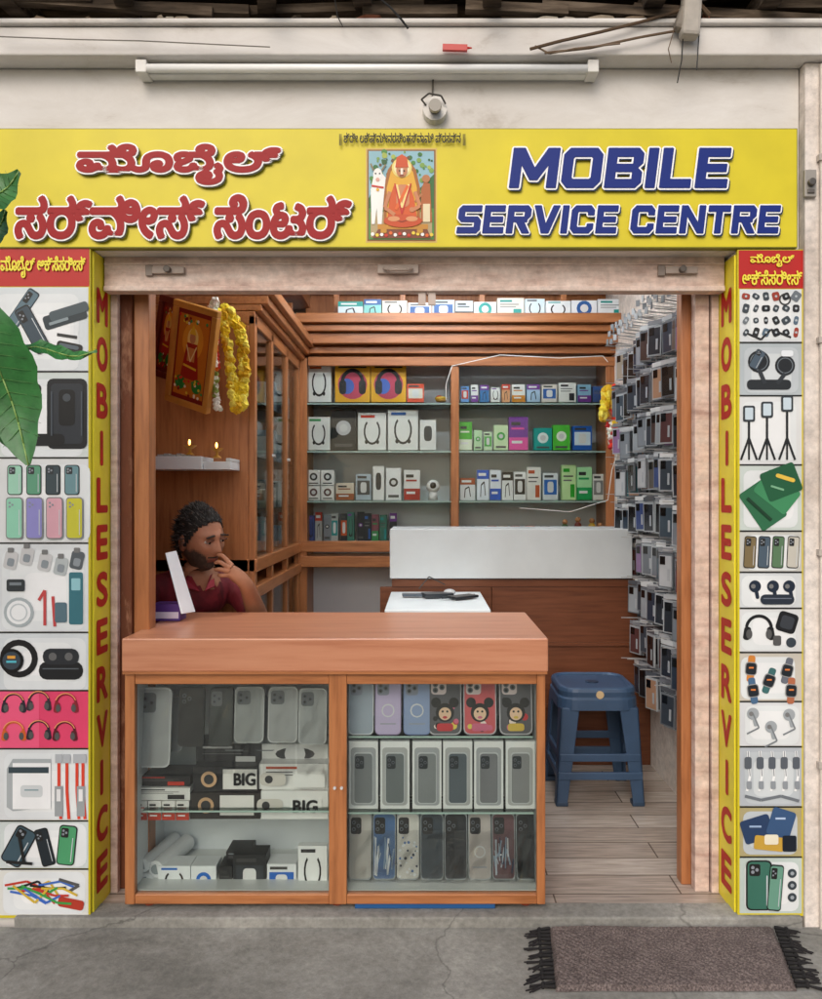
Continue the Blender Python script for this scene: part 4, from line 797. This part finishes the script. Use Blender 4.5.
# =================================================================== MAN
mr=root('seated_man'); sM=1.14; loc=Vector((-1.038,.841,0)); ang=math.radians(35)
mr.location=loc; mr.rotation_euler=(0,0,ang); mr.scale=(sM,)*3
J={'pel':((0,.06,.50),.13),'spi':((0,.06,.64),.125),'che':((0,.0,.79),.135),'upc':((0,-.04,.87),.10),'nek':((0,-.085,.935),.052),'nk2':((0,-.11,.985),.05),
 'lsh':((.165,-.05,.875),.062),'lel':((.21,-.20,.74),.046),'lwr':((.098,-.33,.915),.027),'lpa':((.068,-.318,.955),.026),
 'rsh':((-.165,-.02,.875),.062),'rel':((-.24,-.12,.68),.046),'rwr':((-.12,-.27,.60),.028),'rpa':((-.09,-.33,.60),.028),
 'lhi':((.09,.04,.49),.085),'lkn':((.13,-.26,.50),.06),'lan':((.13,-.2,.09),.04),'lto':((.14,-.32,.05),.035),
 'rhi':((-.09,.04,.49),.085),'rkn':((-.13,-.26,.50),.06),'ran':((-.13,-.2,.09),.04),'rto':((-.14,-.32,.05),.035)}
fing={'i':[(.048,-.302,.985),(.03,-.28,1.012),(.016,-.262,1.014)],'m':[(.036,-.306,.975),(.014,-.292,.992),(.004,-.268,.985)],'r':[(.034,-.308,.96),(.010,-.298,.966),(.004,-.272,.962)],'p':[(.04,-.306,.944),(.020,-.298,.942),(.014,-.276,.944)],'t':[(.085,-.296,.945),(.064,-.268,.962),(.045,-.248,.972)]}
E=[('pel','spi'),('spi','che'),('che','upc'),('upc','nek'),('nek','nk2'),('upc','lsh'),('lsh','lel'),('lel','lwr'),('lwr','lpa'),('upc','rsh'),('rsh','rel'),('rel','rwr'),('rwr','rpa'),('pel','lhi'),('lhi','lkn'),('lkn','lan'),('lan','lto'),('pel','rhi'),('rhi','rkn'),('rkn','ran'),('ran','rto')]
for f,pts in fing.items():
    prev='lpa'
    for k,p in enumerate(pts):
        nme='f'+f+str(k); J[nme]=(p,[.0095,.0085,.007][k]); E.append((prev,nme)); prev=nme
for k in range(5):
    prev='rpa'
    for q in range(2):
        nme='g%d%d'%(k,q); J[nme]=((-.11+k*.016,-.365-.03*q-(.01 if k==2 else 0),.592-.012*q),.0085-.001*q); E.append((prev,nme)); prev=nme
names=list(J); idx={n:i for i,n in enumerate(names)}
me=bpy.data.meshes.new('sk'); me.from_pydata([J[n][0] for n in names],[(idx[a_],idx[b_]) for a_,b_ in E],[]); so_=bpy.data.objects.new('sk',me); sc.collection.objects.link(so_)
so_.modifiers.new('s','SKIN'); sub=so_.modifiers.new('ss','SUBSURF'); sub.levels=2
for n in names:
    r=J[n][1]; sv=me.skin_vertices[0].data[idx[n]]; sv.radius=(r,r); sv.use_root=(n=='pel')
bpy.context.view_layer.update()
bm2=bpy.data.meshes.new_from_object(so_.evaluated_get(bpy.context.evaluated_depsgraph_get())); bpy.data.objects.remove(so_)
SK=lin('a06c50'); SH=lin('7a1f2a'); TR=lin('33343a')
def nearest(c):
    best=None
    for a_,b_ in E:
        A_=Vector(J[a_][0]); B_=Vector(J[b_][0]); ab_=B_-A_; t=max(0,min(1,(c-A_).dot(ab_)/ab_.length_squared)); dd=(c-(A_+ab_*t)).length-J[a_][1]*.5
        if best is None or dd<best[0]: best=(dd,a_,b_,t)
    return best
ca=bm2.color_attributes.new(name='Col',type='FLOAT_COLOR',domain='CORNER')
for v in bm2.vertices:
    _,a_,b_,t=nearest(v.co)
    if b_ in('spi','che','upc','lsh','rsh','lel','rel','lhi','rhi','lkn','rkn'): v.co+=v.normal*(.006*noise.noise(v.co*14)+.005*noise.noise(Vector((v.co.x*8,v.co.y*8,v.co.z*40))))
for p in bm2.polygons:
    p.use_smooth=True; _,a_,b_,t=nearest(p.center); c=SH
    if b_ in('lel','rel'): c=SH if t<.78 else SK
    elif b_ in('lwr','rwr','lpa','rpa','nk2') or b_[0] in 'fg': c=SK
    elif b_=='nek': c=SH if t<.75 else SK
    elif b_ in('lkn','rkn','lan','ran','lhi','rhi'): c=TR
    elif b_ in('lto','rto'): c=SK
    if a_=='pel' and b_!='spi': c=TR
    if c==SH: k=.8+.5*noise.noise(Vector((p.center.x*45,p.center.y*45,0))); c=(SH[0]*k,SH[1]*k,SH[2]*k,1)
    for li in p.loop_indices: ca.data[li].color=c
bm2.materials.clear(); bm2.materials.append(mcol('skin_and_cloth',.65,.2,16,bump=.25,bscale=25))
bo=bpy.data.objects.new('body',bm2); sc.collection.objects.link(bo); bo.parent=mr
hd=root('head'); hd.parent=mr; hd.location=(0,-.135,1.065); hd.rotation_euler=(math.radians(10),math.radians(-6),math.radians(18))
b=B(); nu,nv=72,56; vs=[]
def g2(x,z,cx_,cz_,sx,sz): return math.exp(-((x-cx_)/sx)**2-((z-cz_)/sz)**2)
for j in range(nv+1):
    ph=math.pi*j/nv
    for i in range(nu):
        t=2*math.pi*i/nu; x=math.sin(ph)*math.cos(t); y=math.sin(ph)*math.sin(t); z=math.cos(ph)
        X_,Y_,Z_=x*.074,y*.098,z*.12
        if z<0: k=1-.28*(-z)**1.5; X_*=k; Y_*=(1-.10*(-z)) if y<0 else 1-.45*(-z)
        if y<0:
            f=-y
            Y_-=.024*g2(X_,Z_,0,-.024,.012,.015)*f+.013*g2(X_,Z_,0,.002,.008,.028)*f
            Y_+=.010*(g2(X_,Z_,-.03,.012,.016,.011)+g2(X_,Z_,.03,.012,.016,.011))
            Y_-=.006*g2(X_,Z_,0,.034,.05,.009); Y_-=.008*g2(X_,Z_,0,-.058,.02,.008); Y_+=.004*g2(X_,Z_,0,-.060,.02,.002); Y_-=.012*g2(X_,Z_,0,-.098,.024,.018)
            Y_-=.006*(g2(X_,Z_,-.045,-.015,.015,.02)+g2(X_,Z_,.045,-.015,.015,.02))
        vs.append((X_,Y_,Z_))
fs=[(j*nu+i,(j+1)*nu+i,(j+1)*nu+(i+1)%nu,j*nu+(i+1)%nu) for j in range(nv) for i in range(nu)]
b.v=vs
s0=lin('a5705a'); s0=lin('a26e54')
bd=lin('4c3f38')
for f in fs:
    c=sum((Vector(vs[k]) for k in f),Vector())/4; nz=noise.noise(c*60)*.008; col=s0
    edge=-.036+nz+(-.012 if abs(c.x)<.03 else .02*min(1,(abs(c.x)-.03)/.03))
    m_=max(0,min(1,(edge-c.z)/.014)) if c.y<0.01 else 0
    g_=random.uniform(.75,1.25); col=tuple(s0[q]*(1-m_)+bd[q]*g_*m_ for q in range(3))+(1,)
    if c.y<0 and abs(c.x)<.022 and -.067<c.z<-.055: col=lin('844c40')
    if abs(c.x)<.028 and -.053<c.z<-.044 and c.y<0: col=lin('352c28')
    b.f.append(f); b.c.append(col)
b.build('face',mcol('skin',.5,.15,30,bump=.12,bscale=120),hd,smooth=True)
b=B()
for sx in(-1,1):
    b.sph((sx*.03,-.078,.010),(.013,.012,.0068),'bfb6ac',12,8); b.sph((sx*.03+.002,-.0885,.009),(.0052,.003,.005),'140c08',10,6)
    b.obox((sx*.03,-.0925,.0178),(.03,.008,.006),Matrix.Rotation(sx*.12,3,'Y'),'7d5240')
    b.obox((sx*.031,-.097,.033),(.036,.006,.005),Matrix.Rotation(sx*.15,3,'Y'),'2a221e')
    b.sph((sx*.076,.005,-.003),(.009,.020,.033),'96624a',12,8); b.sph((sx*.081,.002,-.002),(.005,.011,.02),'74503c',10,6)
b.build('eyes_brows_ears',M_matte,hd,smooth=True)
def hairline(x,y):
    front=.070+.012*(1-min(1,abs(x)/.05))-(.0 if abs(x)<.045 else .03*min(1,(abs(x)-.045)/.03))
    if y<-.05: return front
    if y<.01: return front-(y+.05)/.06*.09
    return -.065
b=B(); vs=[]; fs=[]
for j in range(nv+1):
    ph=math.pi*j/nv
    for i in range(nu):
        t=2*math.pi*i/nu; x=math.sin(ph)*math.cos(t); y=math.sin(ph)*math.sin(t); z=math.cos(ph); n=noise.noise(Vector((x,y,z))*7)*.07+noise.noise(Vector((x,y,z))*25)*.05
        vs.append((x*.081*(1+n),y*.104*(1+n)+.005,z*.127*(1+n)+.003))
for j in range(nv):
    for i in range(nu):
        f=(j*nu+i,(j+1)*nu+i,(j+1)*nu+(i+1)%nu,j*nu+(i+1)%nu); c=sum((Vector(vs[k]) for k in f),Vector())/4
        if c.z>hairline(c.x,c.y)+random.uniform(-.004,.004): fs.append(f)
b.mesh(vs,fs,'1e1a17')
for k in range(1500):
    t=random.uniform(0,6.28); ph=random.uniform(0,1.9); x,y,z=math.sin(ph)*math.cos(t),math.sin(ph)*math.sin(t),math.cos(ph); p=Vector((x*.081,y*.104+.005,z*.127+.003))
    if p.z<hairline(p.x,p.y): continue
    n_=Vector((x,y,z)); tang=Vector((random.uniform(-.6,.6),.8,random.uniform(-.6,.3))).normalized()
    b.cyl(p*.985,p+n_*random.uniform(.006,.013)+tang*random.uniform(.006,.016),.0018,.0005,random.choice(['1a1613','2a2320','3f3935','57514c']),4)
b.build('hair',M_matte,hd,smooth=True)
b=B()
for sx in (-1,1): b.hexa([(sx*.01,-.150,.872),(sx*.05,-.14,.885),(sx*.06,-.10,.93),(sx*.035,-.135,.925),(sx*.01,-.156,.876),(sx*.05,-.147,.889),(sx*.062,-.106,.936),(sx*.035,-.142,.93)],'8e2a36')
b.build('shirt_collar',M_matte,mr)
b=B(); b.cyl((loc.x-.03,loc.y+.06,.38),(loc.x-.03,loc.y+.06,.42),.16,.17,'3a3a3e',20)
for a_ in range(4): t=a_*math.pi/2+.4; b.cyl((loc.x-.03+.12*math.cos(t),loc.y+.06+.12*math.sin(t),.38),(loc.x-.03+.15*math.cos(t),loc.y+.06+.15*math.sin(t),0),.014,.012,'55555a')
b.build('round_stool',M_plas)
b=B(); b.tube([W(u,v,2.1) for u,v in ((608,362),(603,356),(560,358),(500,355),(452,366),(446,385),(446,400))],.0025,'e8e8e4'); b.tube([W(u,v,2.1) for u,v in ((640,420),(622,440),(612,470),(608,500),(570,512),(520,508))],.0025,'e8e8e4'); b.build('white_cable',M_plas)

# =================================================================== LIGHT + CAMERA
w=bpy.data.worlds.new('World'); sc.world=w; w.use_nodes=True; nt=w.node_tree
sky=nt.nodes.new('ShaderNodeTexSky'); sky.sky_type='NISHITA'; sky.sun_disc=False
el,az=math.radians(36),math.radians(195)
sky.sun_elevation=el; sky.sun_rotation=az; sky.dust_density=3; sky.air_density=1.0
nt.links.new(sky.outputs[0],nt.nodes['Background'].inputs[0]); nt.nodes['Background'].inputs[1].default_value=.15
sl=bpy.data.lights.new('sun','SUN'); sl.energy=1.0; sl.angle=math.radians(35); sl.color=(1,.96,.91)
so2=bpy.data.objects.new('sun',sl); sc.collection.objects.link(so2)
dirv=Vector((math.sin(az)*math.cos(el),math.cos(az)*math.cos(el),math.sin(el)))
so2.rotation_euler=dirv.to_track_quat('Z','Y').to_euler(); so2.location=dirv*10
cam=bpy.data.cameras.new('camera'); co=bpy.data.objects.new('camera',cam); sc.collection.objects.link(co)
co.location=(0,-D,H); co.rotation_euler=(math.radians(90),0,0)
cam.sensor_fit='VERTICAL'; cam.sensor_height=36; cam.sensor_width=36; cam.lens=F/999*36; cam.shift_x=-14/999; cam.shift_y=-2.5/999; cam.clip_end=1000; cam.clip_start=.05
sc.camera=co
sc.view_settings.view_transform='Standard'; sc.view_settings.look='None'; sc.view_settings.exposure=0
